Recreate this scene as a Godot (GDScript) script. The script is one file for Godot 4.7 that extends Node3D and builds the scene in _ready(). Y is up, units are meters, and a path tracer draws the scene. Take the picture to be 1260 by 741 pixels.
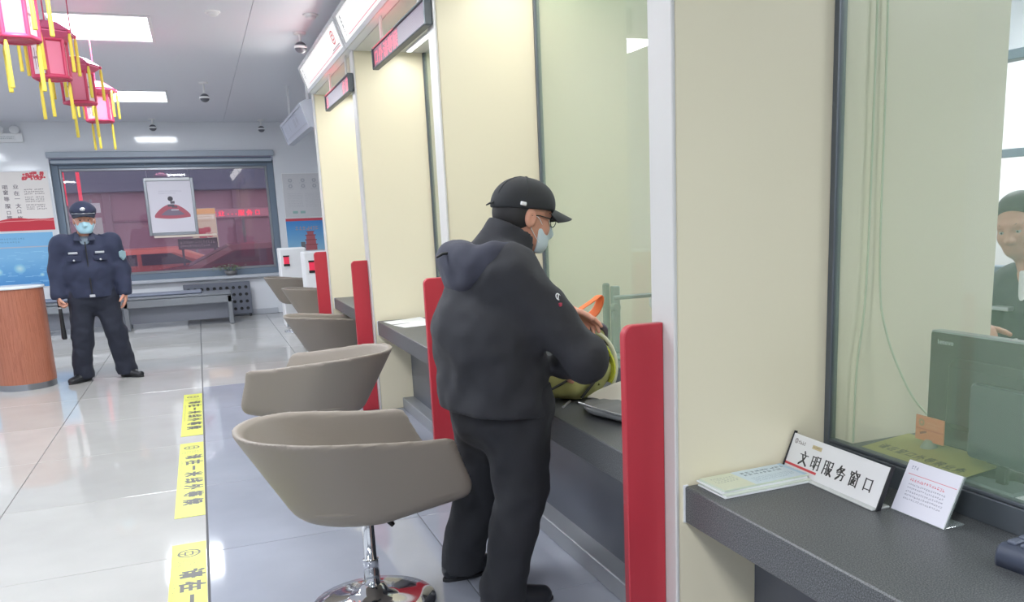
extends Node3D
# A bank service hall: tall cream partitions with red privacy fins, granite counters, tub chairs, a guard and a customer.

# ---------------------------------------------------------------- mesh builder
class MB:
	var v := PackedVector3Array()
	var n := PackedVector3Array()
	var uv := PackedVector2Array()
	var ix := PackedInt32Array()
	var T := Transform3D()

	func vert(p: Vector3, nn: Vector3, u := Vector2.ZERO) -> int:
		v.append(T * p)
		n.append((T.basis * nn).normalized())
		uv.append(u)
		return v.size() - 1

	# counter-clockwise seen from outside; stored clockwise for Godot
	func t3(a: int, b: int, c: int) -> void:
		ix.append(a); ix.append(c); ix.append(b)

	func tri(a: Vector3, b: Vector3, c: Vector3, mid := Vector3.INF) -> void:
		var nn := (b - a).cross(c - a).normalized()
		if mid != Vector3.INF and nn.dot((a + b + c) / 3.0 - mid) < 0.0:
			var s := b
			b = c
			c = s
			nn = -nn
		t3(vert(a, nn), vert(b, nn), vert(c, nn))

	func quad(a: Vector3, b: Vector3, c: Vector3, d: Vector3, mid := Vector3.INF) -> void:
		var nn := (b - a).cross(d - a).normalized()
		if nn.length() < 0.5:
			nn = (c - b).cross(d - b).normalized()
		if mid != Vector3.INF and nn.dot((a + b + c + d) / 4.0 - mid) < 0.0:
			var s := b
			b = d
			d = s
			nn = -nn
		var i := vert(a, nn, Vector2(0, 1))
		vert(b, nn, Vector2(1, 1)); vert(c, nn, Vector2(1, 0)); vert(d, nn, Vector2(0, 0))
		t3(i, i + 1, i + 2); t3(i, i + 2, i + 3)

	# box from lo to hi with chamfered edges
	func box(lo: Vector3, hi: Vector3, bev := 0.0) -> MB:
		var c := (lo + hi) / 2.0
		var h := (hi - lo) / 2.0
		var b := minf(bev, minf(h.x, minf(h.y, h.z)) * 0.95)
		for a in 3:
			var p := (a + 1) % 3
			var q := (a + 2) % 3
			for s in [-1.0, 1.0]:
				var o: Array[Vector3] = []
				for k in [[-1.0, -1.0], [1.0, -1.0], [1.0, 1.0], [-1.0, 1.0]]:
					var w := Vector3.ZERO
					w[a] = s * h[a]
					w[p] = k[0] * (h[p] - b)
					w[q] = k[1] * (h[q] - b)
					o.append(c + w)
				quad(o[0], o[1], o[2], o[3], c)
			if b > 0.0:
				for s1 in [-1.0, 1.0]:
					for s2 in [-1.0, 1.0]:
						var e: Array[Vector3] = []
						for k in [[0, -1.0], [1, -1.0], [1, 1.0], [0, 1.0]]:
							var w := Vector3.ZERO
							w[p] = s1 * (h[p] - (b if k[0] == 0 else 0.0))
							w[q] = s2 * (h[q] - (0.0 if k[0] == 0 else b))
							w[a] = k[1] * (h[a] - b)
							e.append(c + w)
						quad(e[0], e[1], e[2], e[3], c)
		if b > 0.0:
			for sx in [-1.0, 1.0]:
				for sy in [-1.0, 1.0]:
					for sz in [-1.0, 1.0]:
						var s := Vector3(sx, sy, sz)
						tri(c + s * Vector3(h.x, h.y - b, h.z - b), c + s * Vector3(h.x - b, h.y, h.z - b), c + s * Vector3(h.x - b, h.y - b, h.z), c)
		return self

	# polygon in x,y pushed along z from z0 to z1, its rims chamfered
	func prism(poly: PackedVector2Array, z0: float, z1: float, bev := 0.0, smooth := false) -> MB:
		if Geometry2D.is_polygon_clockwise(poly):
			poly = poly.duplicate()
			poly.reverse()
		var k := poly.size()
		var inner := PackedVector2Array()
		var nrm := PackedVector2Array()
		for i in k:
			var e0 := (poly[i] - poly[(i + k - 1) % k]).normalized()
			var e1 := (poly[(i + 1) % k] - poly[i]).normalized()
			var m := (Vector2(e0.y, -e0.x) + Vector2(e1.y, -e1.x)).normalized()
			nrm.append(m)
			inner.append(poly[i] - m * bev)
		var tris := Geometry2D.triangulate_polygon(inner)
		var a := v.size()
		for p in inner:
			vert(Vector3(p.x, p.y, z1), Vector3.BACK, p)
		for p in inner:
			vert(Vector3(p.x, p.y, z0), Vector3.FORWARD, p)
		for i in range(0, tris.size(), 3):
			var p0 := inner[tris[i]]
			var ccw := (inner[tris[i + 1]] - p0).cross(inner[tris[i + 2]] - p0) > 0.0
			var b1 := tris[i + 1] if ccw else tris[i + 2]
			var c1 := tris[i + 2] if ccw else tris[i + 1]
			t3(a + tris[i], a + b1, a + c1)
			t3(a + k + tris[i], a + k + c1, a + k + b1)
		for i in k:
			var j := (i + 1) % k
			var rows := [[inner[i], inner[j], z0], [poly[i], poly[j], z0 + bev], [poly[i], poly[j], z1 - bev], [inner[i], inner[j], z1]]
			for r in 3:
				if bev == 0.0 and r != 1:
					continue
				var p0 := Vector3(rows[r][0].x, rows[r][0].y, rows[r][2])
				var p1 := Vector3(rows[r][1].x, rows[r][1].y, rows[r][2])
				var p2 := Vector3(rows[r + 1][1].x, rows[r + 1][1].y, rows[r + 1][2])
				var p3 := Vector3(rows[r + 1][0].x, rows[r + 1][0].y, rows[r + 1][2])
				if smooth and r == 1:
					var ni := Vector3(nrm[i].x, nrm[i].y, 0)
					var nj := Vector3(nrm[j].x, nrm[j].y, 0)
					var q := vert(p0, ni)
					vert(p1, nj); vert(p2, nj); vert(p3, ni)
					t3(q, q + 1, q + 2); t3(q, q + 2, q + 3)
				else:
					quad(p0, p1, p2, p3)
		return self

	# profile of (radius, y) turned round y; a repeated point makes a crease
	func lathe(prof: Array, segs := 24) -> MB:
		for i in prof.size() - 1:
			var p: Vector2 = prof[i]
			var q: Vector2 = prof[i + 1]
			if p.distance_to(q) < 1e-6:
				continue
			var d := (q - p).normalized()
			var d0 := d
			var d1 := d
			if i > 0 and prof[i - 1].distance_to(p) > 1e-6:
				d0 = (d + (p - prof[i - 1]).normalized()).normalized()
			if i + 2 < prof.size() and prof[i + 2].distance_to(q) > 1e-6:
				d1 = (d + (prof[i + 2] - q).normalized()).normalized()
			var b := v.size()
			for s in segs + 1:
				var an := TAU * s / segs
				var c := cos(an)
				var sn := sin(an)
				vert(Vector3(p.x * c, p.y, p.x * sn), Vector3(d0.y * c, -d0.x, d0.y * sn), Vector2(float(s) / segs, 0))
				vert(Vector3(q.x * c, q.y, q.x * sn), Vector3(d1.y * c, -d1.x, d1.y * sn), Vector2(float(s) / segs, 1))
			for s in segs:
				var k := b + s * 2
				t3(k, k + 1, k + 3); t3(k, k + 3, k + 2)
		return self

	func tube(pts: Array, r, segs := 8, flat := 1.0) -> MB:
		var k := pts.size()
		var up := Vector3.UP
		var d0: Vector3 = (pts[1] - pts[0]).normalized()
		if absf(d0.dot(up)) > 0.9:
			up = Vector3.RIGHT
		var b := v.size()
		for i in k:
			var d: Vector3 = (pts[mini(i + 1, k - 1)] - pts[maxi(i - 1, 0)]).normalized()
			var s := d.cross(up).normalized()
			up = s.cross(d).normalized()
			var rr: float = r[i] if r is Array else r
			for j in segs:
				var an := TAU * j / segs
				var w := s * cos(an) + up * sin(an) * flat
				vert(pts[i] + w * rr, (s * cos(an) * flat + up * sin(an)).normalized(), Vector2(float(j) / segs, i))
		for i in k - 1:
			for j in segs:
				var a0 := b + i * segs + j
				var a1 := b + i * segs + (j + 1) % segs
				t3(a0, a0 + segs, a1 + segs); t3(a0, a1 + segs, a1)
		for e in 2:
			var at := b if e == 0 else b + (k - 1) * segs
			var inv := T.affine_inverse()
			var dd: Vector3 = (pts[0] - pts[1]).normalized() if e == 0 else (pts[k - 1] - pts[k - 2]).normalized()
			var f := v.size()
			for j in segs:
				vert(inv * v[at + j], dd)
			for j in range(1, segs - 1):
				if e == 0:
					t3(f, f + j, f + j + 1)
				else:
					t3(f, f + j + 1, f + j)
		return self

	# sheet over a grid of points with smooth normals and a thickness
	func sheet(nu: int, nv: int, fn: Callable, thick := 0.0) -> MB:
		var P: Array[Vector3] = []
		for j in nv + 1:
			for i in nu + 1:
				P.append(fn.call(float(i) / nu, float(j) / nv))
		var N: Array[Vector3] = []
		for j in nv + 1:
			for i in nu + 1:
				var a := P[j * (nu + 1) + mini(i + 1, nu)] - P[j * (nu + 1) + maxi(i - 1, 0)]
				var c := P[mini(j + 1, nv) * (nu + 1) + i] - P[maxi(j - 1, 0) * (nu + 1) + i]
				N.append(a.cross(c).normalized())
		for side in (2 if thick > 0.0 else 1):
			var b := v.size()
			for k in P.size():
				var sn := N[k] if side == 0 else -N[k]
				vert(P[k] - (Vector3.ZERO if side == 0 else N[k] * thick), sn, Vector2(float(k % (nu + 1)) / nu, 1.0 - float(k / (nu + 1)) / nv))
			for j in nv:
				for i in nu:
					var q := b + j * (nu + 1) + i
					if side == 0:
						t3(q, q + 1, q + nu + 2); t3(q, q + nu + 2, q + nu + 1)
					else:
						t3(q, q + nu + 2, q + 1); t3(q, q + nu + 1, q + nu + 2)
		if thick > 0.0:
			var ring: Array[int] = []
			for i in nu: ring.append(i)
			for j in nv: ring.append(j * (nu + 1) + nu)
			for i in nu: ring.append(nv * (nu + 1) + nu - i)
			for j in nv: ring.append((nv - j) * (nu + 1))
			for i in ring.size():
				var a := ring[i]
				var c := ring[(i + 1) % ring.size()]
				quad(P[a] - N[a] * thick, P[c] - N[c] * thick, P[c], P[a])
		return self

	func ball(c: Vector3, r: Vector3, segs := 16, rings := 10) -> MB:
		var b := v.size()
		for j in rings + 1:
			var ph := PI * j / rings
			for i in segs + 1:
				var th := TAU * i / segs
				var d := Vector3(sin(ph) * cos(th), cos(ph), sin(ph) * sin(th))
				vert(c + d * r, d / r, Vector2(float(i) / segs, float(j) / rings))
		for j in rings:
			for i in segs:
				var q := b + j * (segs + 1) + i
				t3(q, q + 1, q + segs + 2); t3(q, q + segs + 2, q + segs + 1)
		return self

	func done_shift(d: Vector3) -> MB:
		for i in v.size():
			v[i] += d
		return self

	func done() -> ArrayMesh:
		var arr := []
		arr.resize(Mesh.ARRAY_MAX)
		arr[Mesh.ARRAY_VERTEX] = v
		arr[Mesh.ARRAY_NORMAL] = n
		arr[Mesh.ARRAY_TEX_UV] = uv
		arr[Mesh.ARRAY_INDEX] = ix
		var m := ArrayMesh.new()
		m.add_surface_from_arrays(Mesh.PRIMITIVE_TRIANGLES, arr)
		return m

# ---------------------------------------------------------------- distance field, meshed as surface nets
class SDF:
	var prims := []
	var cuts := []
	var lo := Vector3.INF
	var hi := -Vector3.INF
	var noise: FastNoiseLite
	var amp := 0.0
	var unit := 1.0     # scale of every radius

	func grow(p: Vector3, r: float) -> void:
		lo = lo.min(p - Vector3.ONE * r)
		hi = hi.max(p + Vector3.ONE * r)

	# tapered capsule; stretched by s along axis
	func cap(a: Vector3, b: Vector3, ra: float, rb: float, k := 0.02, axis := Vector3.ZERO, s := 1.0, op := 0) -> SDF:
		ra *= unit
		rb *= unit
		prims.append([0, a, b, ra, rb, k, axis, s, op])
		if op == 0:
			grow(a, ra * maxf(1.0, s)); grow(b, rb * maxf(1.0, s))
		return self

	func chain(pts: Array, rr: Array, k := 0.02) -> SDF:
		for i in pts.size() - 1:
			cap(pts[i], pts[i + 1], rr[i], rr[i + 1], k)
		return self

	func ell(c: Vector3, r: Vector3, bas := Basis(), k := 0.02, op := 0) -> SDF:
		r *= unit
		bas = bas.orthonormalized()
		prims.append([1, c, r, bas, bas.transposed(), k, op])
		if op == 0:
			grow(c, maxf(r.x, maxf(r.y, r.z)))
		return self

	# keeps what lies behind the plane
	func cut(p: Vector3, nn: Vector3, k := 0.004) -> SDF:
		cuts.append([p, nn.normalized(), k])
		return self

	func mesh(mb: MB, cell: float, fn = null, crop_lo := -Vector3.INF, crop_hi := Vector3.INF, inflate := 0.0) -> MB:
		var l := (lo - Vector3.ONE * (cell * 3.0 + inflate)).max(crop_lo)
		var h := (hi + Vector3.ONE * (cell * 3.0 + inflate)).min(crop_hi)
		var sz := h - l
		var nx := int(sz.x / cell) + 2
		var ny := int(sz.y / cell) + 2
		var nz := int(sz.z / cell) + 2
		var f := PackedFloat32Array()
		f.resize(nx * ny * nz)
		f.fill(9.0)
		var sy := nx
		var sz_ := nx * ny
		if fn != null:
			for z in nz:
				for y in ny:
					for x in nx:
						f[x + sy * y + sz_ * z] = fn.call(l + Vector3(x, y, z) * cell)
		for p in prims:
			var typ: int = p[0]
			var k: float = p[5]
			var op: int = p[8] if typ == 0 else p[6]
			var bl: Vector3
			var bh: Vector3
			if typ == 0:
				var R: float = maxf(p[3], p[4]) * maxf(1.0, p[7]) + k + cell * 3.0 + inflate
				bl = p[1].min(p[2]) - Vector3.ONE * R
				bh = p[1].max(p[2]) + Vector3.ONE * R
			else:
				var R2: float = maxf(p[2].x, maxf(p[2].y, p[2].z)) + k + cell * 3.0 + inflate
				bl = p[1] - Vector3.ONE * R2
				bh = p[1] + Vector3.ONE * R2
			var x0 := clampi(int((bl.x - l.x) / cell), 0, nx)
			var x1 := clampi(int((bh.x - l.x) / cell) + 1, 0, nx)
			var y0 := clampi(int((bl.y - l.y) / cell), 0, ny)
			var y1 := clampi(int((bh.y - l.y) / cell) + 1, 0, ny)
			var z0 := clampi(int((bl.z - l.z) / cell), 0, nz)
			var z1 := clampi(int((bh.z - l.z) / cell) + 1, 0, nz)
			var A: Vector3 = p[1]
			var ba := Vector3.ZERO
			var inv := 0.0
			var ra := 0.0
			var dr := 0.0
			var ax := Vector3.ZERO
			var sq := 0.0
			var er := Vector3.ONE
			var bi := Basis()
			if typ == 0:
				ax = p[6]
				sq = 1.0 / p[7] - 1.0
				ba = p[2] - A
				ba += ax * ba.dot(ax) * sq
				inv = 1.0 / maxf(ba.length_squared(), 1e-9)
				ra = p[3]
				dr = p[4] - p[3]
			else:
				er = p[2]
				bi = p[4]
			for z in range(z0, z1):
				for y in range(y0, y1):
					var row := sy * y + sz_ * z
					for x in range(x0, x1):
						var q := l + Vector3(x, y, z) * cell - A
						var d: float
						if typ == 0:
							if sq != 0.0:
								q += ax * q.dot(ax) * sq
							var t := clampf(q.dot(ba) * inv, 0.0, 1.0)
							d = (q - ba * t).length() - ra - dr * t
						else:
							q = bi * q
							var u := q / er
							var k0 := u.length()
							d = k0 * (k0 - 1.0) / maxf((u / er).length(), 1e-6)
						d -= inflate
						var o := f[row + x]
						if op == 1:
							d = -d
							var hh := maxf(k - absf(o - d), 0.0)
							f[row + x] = maxf(o, d) + hh * hh * 0.25 / k
						else:
							var hh := maxf(k - absf(o - d), 0.0)
							f[row + x] = minf(o, d) - hh * hh * 0.25 / k
		if cuts.size() or amp > 0.0:
			for z in nz:
				for y in ny:
					for x in nx:
						var i := x + sy * y + sz_ * z
						var o := f[i]
						if o > cell * 4.0:
							continue
						var q := l + Vector3(x, y, z) * cell
						if amp > 0.0 and o > -cell * 5.0:
							o += noise.get_noise_3dv(q) * amp
						for c in cuts:
							var d: float = (q - c[0]).dot(c[1])
							var kk: float = c[2]
							var hh := maxf(kk - absf(o - d), 0.0)
							o = maxf(o, d) + hh * hh * 0.25 / kk
						f[i] = o
		# surface nets
		var at := PackedInt32Array()
		at.resize(f.size())
		at.fill(-1)
		var base := mb.v.size()
		var pos := PackedVector3Array()
		var far := cell * 2.0
		for z in nz - 1:
			for y in ny - 1:
				for x in nx - 1:
					var i := x + sy * y + sz_ * z
					var f0 := f[i]
					if f0 > far or f0 < -far:
						continue
					var c := [f0, f[i + 1], f[i + sy], f[i + sy + 1], f[i + sz_], f[i + sz_ + 1], f[i + sz_ + sy], f[i + sz_ + sy + 1]]
					var m := 0
					for b in 8:
						if c[b] < 0.0:
							m += 1
					if m == 0 or m == 8:
						continue
					var s := Vector3.ZERO
					var cnt := 0
					for e in [[0, 1], [2, 3], [4, 5], [6, 7], [0, 2], [1, 3], [4, 6], [5, 7], [0, 4], [1, 5], [2, 6], [3, 7]]:
						var fa: float = c[e[0]]
						var fb: float = c[e[1]]
						if (fa < 0.0) != (fb < 0.0):
							var t := fa / (fa - fb)
							var pa := Vector3(e[0] & 1, (e[0] >> 1) & 1, e[0] >> 2)
							var pb := Vector3(e[1] & 1, (e[1] >> 1) & 1, e[1] >> 2)
							s += pa.lerp(pb, t)
							cnt += 1
					at[i] = pos.size()
					pos.append(l + (Vector3(x, y, z) + s / cnt) * cell)
		var nor := PackedVector3Array()
		nor.resize(pos.size())
		var idx := PackedInt32Array()
		for z in range(1, nz - 1):
			for y in range(1, ny - 1):
				for x in range(1, nx - 1):
					var i := x + sy * y + sz_ * z
					var f0 := f[i]
					if f0 > far or f0 < -far:
						continue
					var ins := f0 < 0.0
					for a in 3:
						var st: int = [1, sy, sz_][a]
						if (f[i + st] < 0.0) == ins:
							continue
						var u: int = [sy, sz_, 1][a]
						var w: int = [sz_, 1, sy][a]
						var q0 := at[i]
						var q1 := at[i - u]
						var q2 := at[i - u - w]
						var q3 := at[i - w]
						if q0 < 0 or q1 < 0 or q2 < 0 or q3 < 0:
							continue
						if not ins:
							var s := q1
							q1 = q3
							q3 = s
						var fn1 := (pos[q1] - pos[q0]).cross(pos[q2] - pos[q0])
						var fn2 := (pos[q2] - pos[q0]).cross(pos[q3] - pos[q0])
						nor[q0] += fn1 + fn2
						nor[q1] += fn1
						nor[q2] += fn1 + fn2
						nor[q3] += fn2
						idx.append_array([q0, q1, q2, q0, q2, q3])
		for i in pos.size():
			mb.vert(pos[i], nor[i].normalized() if nor[i].length() > 0.0 else Vector3.UP)
		for i in range(0, idx.size(), 3):
			mb.t3(base + idx[i], base + idx[i + 1], base + idx[i + 2])
		return mb

# ---------------------------------------------------------------- scene helpers
var taken := {}

func numbered(called: String) -> String:
	var k: int = taken.get(called, 0)
	taken[called] = k + 1
	return called if k == 0 else "%s_%03d" % [called, k]

func tag(o: Node3D, label: String, category: String, group := "", kind := "") -> Node3D:
	if label: o.set_meta("label", label)
	if category: o.set_meta("category", category)
	if group: o.set_meta("group", group)
	if kind: o.set_meta("kind", kind)
	return o

func thing(called: String, label: String, category: String, at := Vector3.ZERO, turn := 0.0, group := "") -> Node3D:
	var o := Node3D.new()
	o.name = numbered(called)
	add_child(o)
	o.position = at
	o.rotation.y = turn
	return tag(o, label, category, group)

func part(called: String, mb: MB, m: Material, parent: Node = self, label := "") -> MeshInstance3D:
	var o := MeshInstance3D.new()
	o.name = called if parent != self else numbered(called)
	o.mesh = mb.done()
	o.material_override = m
	o.cast_shadow = GeometryInstance3D.SHADOW_CASTING_SETTING_ON
	parent.add_child(o, true)
	if label: o.set_meta("label", label)
	return o

func piece(called: String, shape: Mesh, m: Material, parent: Node, at: Vector3) -> MeshInstance3D:
	var o := MeshInstance3D.new()
	o.name = called
	o.mesh = shape
	o.material_override = m
	o.position = at
	parent.add_child(o, true)
	return o

func struct(called: String, mb: MB, m: Material, label := "") -> MeshInstance3D:
	var o := part(called, mb, m, self, label)
	o.set_meta("kind", "structure")
	return o

func copy_of(o: Node3D, label: String, at: Vector3, turn: float) -> Node3D:
	var c: Node3D = o.duplicate()
	c.name = numbered(String(o.name))
	add_child(c)
	c.position = at
	c.rotation.y = turn
	c.set_meta("label", label)
	return c

func B(x0: float, y0: float, z0: float, x1: float, y1: float, z1: float, bev := 0.0) -> MB:
	return MB.new().box(Vector3(x0, y0, z0), Vector3(x1, y1, z1), bev)

func rounded(w: float, h: float, r: float, corners := [true, true, true, true], k := 5) -> PackedVector2Array:
	# outline of a w by h rectangle from (0,0); corners: bottom-left, bottom-right, top-right, top-left
	var out := PackedVector2Array()
	var cs := [Vector2(r, r), Vector2(w - r, r), Vector2(w - r, h - r), Vector2(r, h - r)]
	var full := [Vector2(0, 0), Vector2(w, 0), Vector2(w, h), Vector2(0, h)]
	for i in 4:
		if not corners[i]:
			out.append(full[i])
			continue
		for s in k + 1:
			var an := PI + PI / 2 * i + PI / 2 * s / k
			out.append(cs[i] + Vector2(cos(an), sin(an)) * r)
	return out

func smooth_path(pts: Array, per := 6) -> Array:
	var out := []
	for i in pts.size() - 1:
		var a: Vector3 = pts[maxi(i - 1, 0)]
		var b: Vector3 = pts[i]
		var c: Vector3 = pts[i + 1]
		var d: Vector3 = pts[mini(i + 2, pts.size() - 1)]
		for s in per:
			out.append(b.cubic_interpolate(c, a, d, float(s) / per))
	out.append(pts[-1])
	return out

# ---------------------------------------------------------------- materials and computed textures
func mat(c: Color, rough := 0.6, metal := 0.0) -> StandardMaterial3D:
	var m := StandardMaterial3D.new()
	m.albedo_color = c
	m.roughness = rough
	m.metallic = metal
	return m

func rgb(r: int, g: int, b: int) -> Color:
	return Color8(r, g, b)

func glow(c: Color, e: float) -> StandardMaterial3D:
	var m := mat(c, 0.4)
	m.emission_enabled = true
	m.emission = c
	m.emission_energy_multiplier = e
	return m

func print_mat(img: Image, rough := 0.5, energy := 0.0) -> StandardMaterial3D:
	var m := mat(Color.WHITE, rough)
	var t := ImageTexture.create_from_image(img)
	m.albedo_texture = t
	if energy > 0.0:
		m.emission_enabled = true
		m.emission = Color.BLACK
		m.emission_texture = t
		m.emission_energy_multiplier = energy
	return m

func pane_mat(c: Color, a: float) -> StandardMaterial3D:
	var m := mat(Color(c.r, c.g, c.b, a), 0.02)
	m.transparency = BaseMaterial3D.TRANSPARENCY_ALPHA
	return m

func grain(img_size: int, freq: float, sd: int, lo: Color, hi: Color, oct := 3) -> ImageTexture:
	var nz := FastNoiseLite.new()
	nz.seed = sd
	nz.frequency = freq
	nz.fractal_octaves = oct
	var src := nz.get_seamless_image(img_size, img_size)
	var img := Image.create(img_size, img_size, false, Image.FORMAT_RGB8)
	for y in img_size:
		for x in img_size:
			img.set_pixel(x, y, lo.lerp(hi, src.get_pixel(x, y).r))
	return ImageTexture.create_from_image(img)

func bumps(img_size: int, freq: float, sd: int, strength: float) -> ImageTexture:
	var nz := FastNoiseLite.new()
	nz.seed = sd
	nz.frequency = freq
	var img := nz.get_seamless_image(img_size, img_size)
	img.bump_map_to_normal_map(strength)
	return ImageTexture.create_from_image(img)

func triplanar(m: StandardMaterial3D, scale: float) -> StandardMaterial3D:
	m.uv1_triplanar = true
	m.uv1_scale = Vector3.ONE * scale
	return m

# brush strokes of the written characters, each on a 10 by 10 grid
const GLYPH := {
	"文": "4.5 .5 5.6 2;.5 2.8 9.5 2.8;6.9 3 5 6.5 1 9.5;3 3 5 6.5 9.3 9.5",
	"明": "1 1.5 1 8;1 1.5 4 1.5 4 8;1 4.6 4 4.6;1 7.6 4 7.6;5.5 1 5.5 6 4.8 9.5;5.5 1 9 1 9 9 8 9.3;5.5 3.6 9 3.6;5.5 6.2 9 6.2",
	"服": "1.2 1 1.2 6 .6 9.5;1.2 1 4 1 4 9 3.2 9.2;1.2 3.5 4 3.5;1.2 6 4 6;5.5 1 5.5 9.6;5.5 1 9 1 9 3.5 8 3.6;5.5 5 9 5 7 8 5.8 9.5;6.2 5.5 7.5 7.8 9.6 9.5",
	"务": "4 .5 2.8 2.8 1 4.2;3.5 1.8 7.5 1.8 5 4 1 5.3;3.2 2.2 6 4 9.5 5.2;1.8 6.2 8 6.2 7.6 9 6.4 9.4;4.8 4.9 4.4 7 1.5 9.6",
	"窗": "5 .2 5.2 1;1 2.8 1 1.4 9 1.4 9 2.4;3.8 1.8 2 3.6;6 1.8 8.2 3.4;1.8 4.4 1.8 9.6;1.8 4.4 8.2 4.4 8.2 9.6;1.8 9.2 8.2 9.2;4.6 3.6 4.2 4.4;4.6 5 3.2 7;3.8 5.6 6.4 5.6 5 7.4 3.2 8.4;4 6.4 6.2 8",
	"口": "2 2 2 8.8;2 2 8 2 8 8.8;2 8 8 8",
	"请": "1.5 .8 2.6 2;.6 3.8 2.4 3.8 2.4 8.6 3.6 7.4;4.4 1.8 9.2 1.8;6.8 .5 6.8 4.6;4.8 3.2 8.8 3.2;4 4.6 9.6 4.6;5 5.8 5 9.6;5 5.8 8.6 5.8 8.6 9.2 7.8 9.4;5 7 8.6 7;5 8.2 8.6 8.2",
	"在": "0.6 2.4 9.4 2.4;4.4 .4 3 4 .6 7;2.4 5 2.4 9.6;4.2 5.6 9 5.6;6.6 3.8 6.6 9;3.8 9 9.6 9",
	"一": "0.8 5 9.2 5",
	"米": "5 .6 5 9.6;.6 4.8 9.4 4.8;2.2 1.4 3.6 3.6;7.8 1.2 6.4 3.6;4.6 5 .8 9;5.4 5 9.2 9",
	"线": "2.6 .6 1 3.2 2.6 3.4 .8 6.2;.8 6.2 3.6 5.6;.6 8.8 3.8 7.8;4.6 3.2 9.2 2.4;4.4 5.6 9.4 4.6;6.2 .6 6.8 5 8 8 9.4 9.2 9.4 7.8;9 5.8 6.8 8 4.6 9.2;8 .8 8.8 1.6",
	"外": "2.6 .6 1.8 3.4 .6 5.4;2.4 2.4 4.8 2.4 3.8 6 1 9.4;2 4.4 3.8 6;6.6 .6 6.6 9.6;6.6 3.8 9 5.6",
	"等": "2 .4 1 2.6;1.6 1.4 4.6 1.4;2.8 1.6 3.2 2.6;6 .4 5.2 2.4;5.6 1.4 9.4 1.4;7 1.6 7.4 2.6;1.6 3.8 8.4 3.8;5 3 5 5.2;.6 5.2 9.4 5.2;1 6.8 9 6.8;6.8 5.6 6.8 9.2 5.8 9.5;2.8 7.4 3.8 8.8",
	"候": "2.4 .6 .6 4.4;1.6 3 1.6 9.6;3.2 2.4 3.2 7.8;4.4 1.2 8.4 1.2 8.2 3;3.8 3 9.6 3;5.2 3.2 4.2 5;4.6 4.6 9 4.6;3.8 6.4 9.6 6.4;6.8 4.6 6.6 7 4 9.6;6.8 6.6 9.6 9.6",
	"业": "3.6 1 3.6 9;6.4 1 6.4 9;.6 9 9.4 9;1.2 3.2 2.4 6.6;8.8 3 7.6 6.6",
}

func line(img: Image, a: Vector2, b: Vector2, th: float, c: Color) -> void:
	var k := maxi(1, int(a.distance_to(b) / maxf(0.6, th * 0.3)))
	for i in k + 1:
		var p := a.lerp(b, float(i) / k) - Vector2(th, th) / 2
		img.fill_rect(Rect2i(int(p.x), int(p.y), maxi(1, roundi(th)), maxi(1, roundi(th))), c)

func ink(img: Image, ch: String, at: Vector2, s: float, th: float, c: Color, thin := 1.0) -> void:
	for st in GLYPH[ch].split(";"):
		var q: PackedFloat64Array = st.split_floats(" ")
		for i in range(0, q.size() - 2, 2):
			var a := Vector2(q[i], q[i + 1])
			var b := Vector2(q[i + 2], q[i + 3])
			var flat := absf(b.x - a.x) > absf(b.y - a.y) * 2.5
			line(img, at + a * s / 10, at + b * s / 10, th * (thin if flat else 1.0), c)

func ring(img: Image, c: Vector2, r: float, th: float, col: Color) -> void:
	for i in 64:
		var a := TAU * i / 64
		var b := TAU * (i + 1) / 64
		line(img, c + Vector2(cos(a), sin(a)) * r, c + Vector2(cos(b), sin(b)) * r, th, col)

func emblem(img: Image, c: Vector2, r: float, col: Color) -> void:
	ring(img, c, r, r * 0.2, col)
	line(img, c + Vector2(0, -r), c + Vector2(0, -r * 0.4), r * 0.2, col)
	line(img, c + Vector2(0, r * 0.4), c + Vector2(0, r), r * 0.2, col)
	for q in [[-1, -1, 1, -1], [1, -1, 1, 1], [1, 1, -1, 1], [-1, 1, -1, -1]]:
		line(img, c + Vector2(q[0] * r * 0.45, q[1] * r * 0.35), c + Vector2(q[2] * r * 0.45, q[3] * r * 0.35), r * 0.2, col)

# rows of tiny unreadable print
func small_print(img: Image, r: Rect2, rows: int, c: Color, sd: int, fill := 0.55) -> void:
	var g := RandomNumberGenerator.new()
	g.seed = sd
	var rh := r.size.y / rows
	for j in rows:
		var x := r.position.x
		var end := r.end.x - g.randf() * r.size.x * (0.3 if j == rows - 1 else 0.08)
		while x < end:
			var w := rh * g.randf_range(0.35, 0.6)
			var y := r.position.y + rh * (j + 0.2)
			for k in 3:
				img.fill_rect(Rect2i(int(x), int(y + rh * fill * g.randf()), maxi(1, int(w)), maxi(1, int(rh * 0.12))), c)
			img.fill_rect(Rect2i(int(x + w * g.randf()), int(y), maxi(1, int(rh * 0.12)), maxi(1, int(rh * fill))), c)
			x += w + rh * 0.22

func canvas(w: int, h: int, c: Color) -> Image:
	var img := Image.create(w, h, false, Image.FORMAT_RGB8)
	img.fill(c)
	return img

# ---------------------------------------------------------------- measures of the hall, in metres
const CEIL := 3.08
const FRONT := 1.182        # front ends of the partitions
const EDGE := 1.212         # front edge of the worktops
const TOP := 0.711          # worktop height
const GLASS := 1.715        # plane of the security glass
const DEEP := 2.38          # inner ends of the partitions
const FACES := [-2.04, -4.33, -6.64, -8.95]
const THICK := 0.12
const BACK := -15.0         # wall with the street window
var M := {}
var bays := 0

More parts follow.
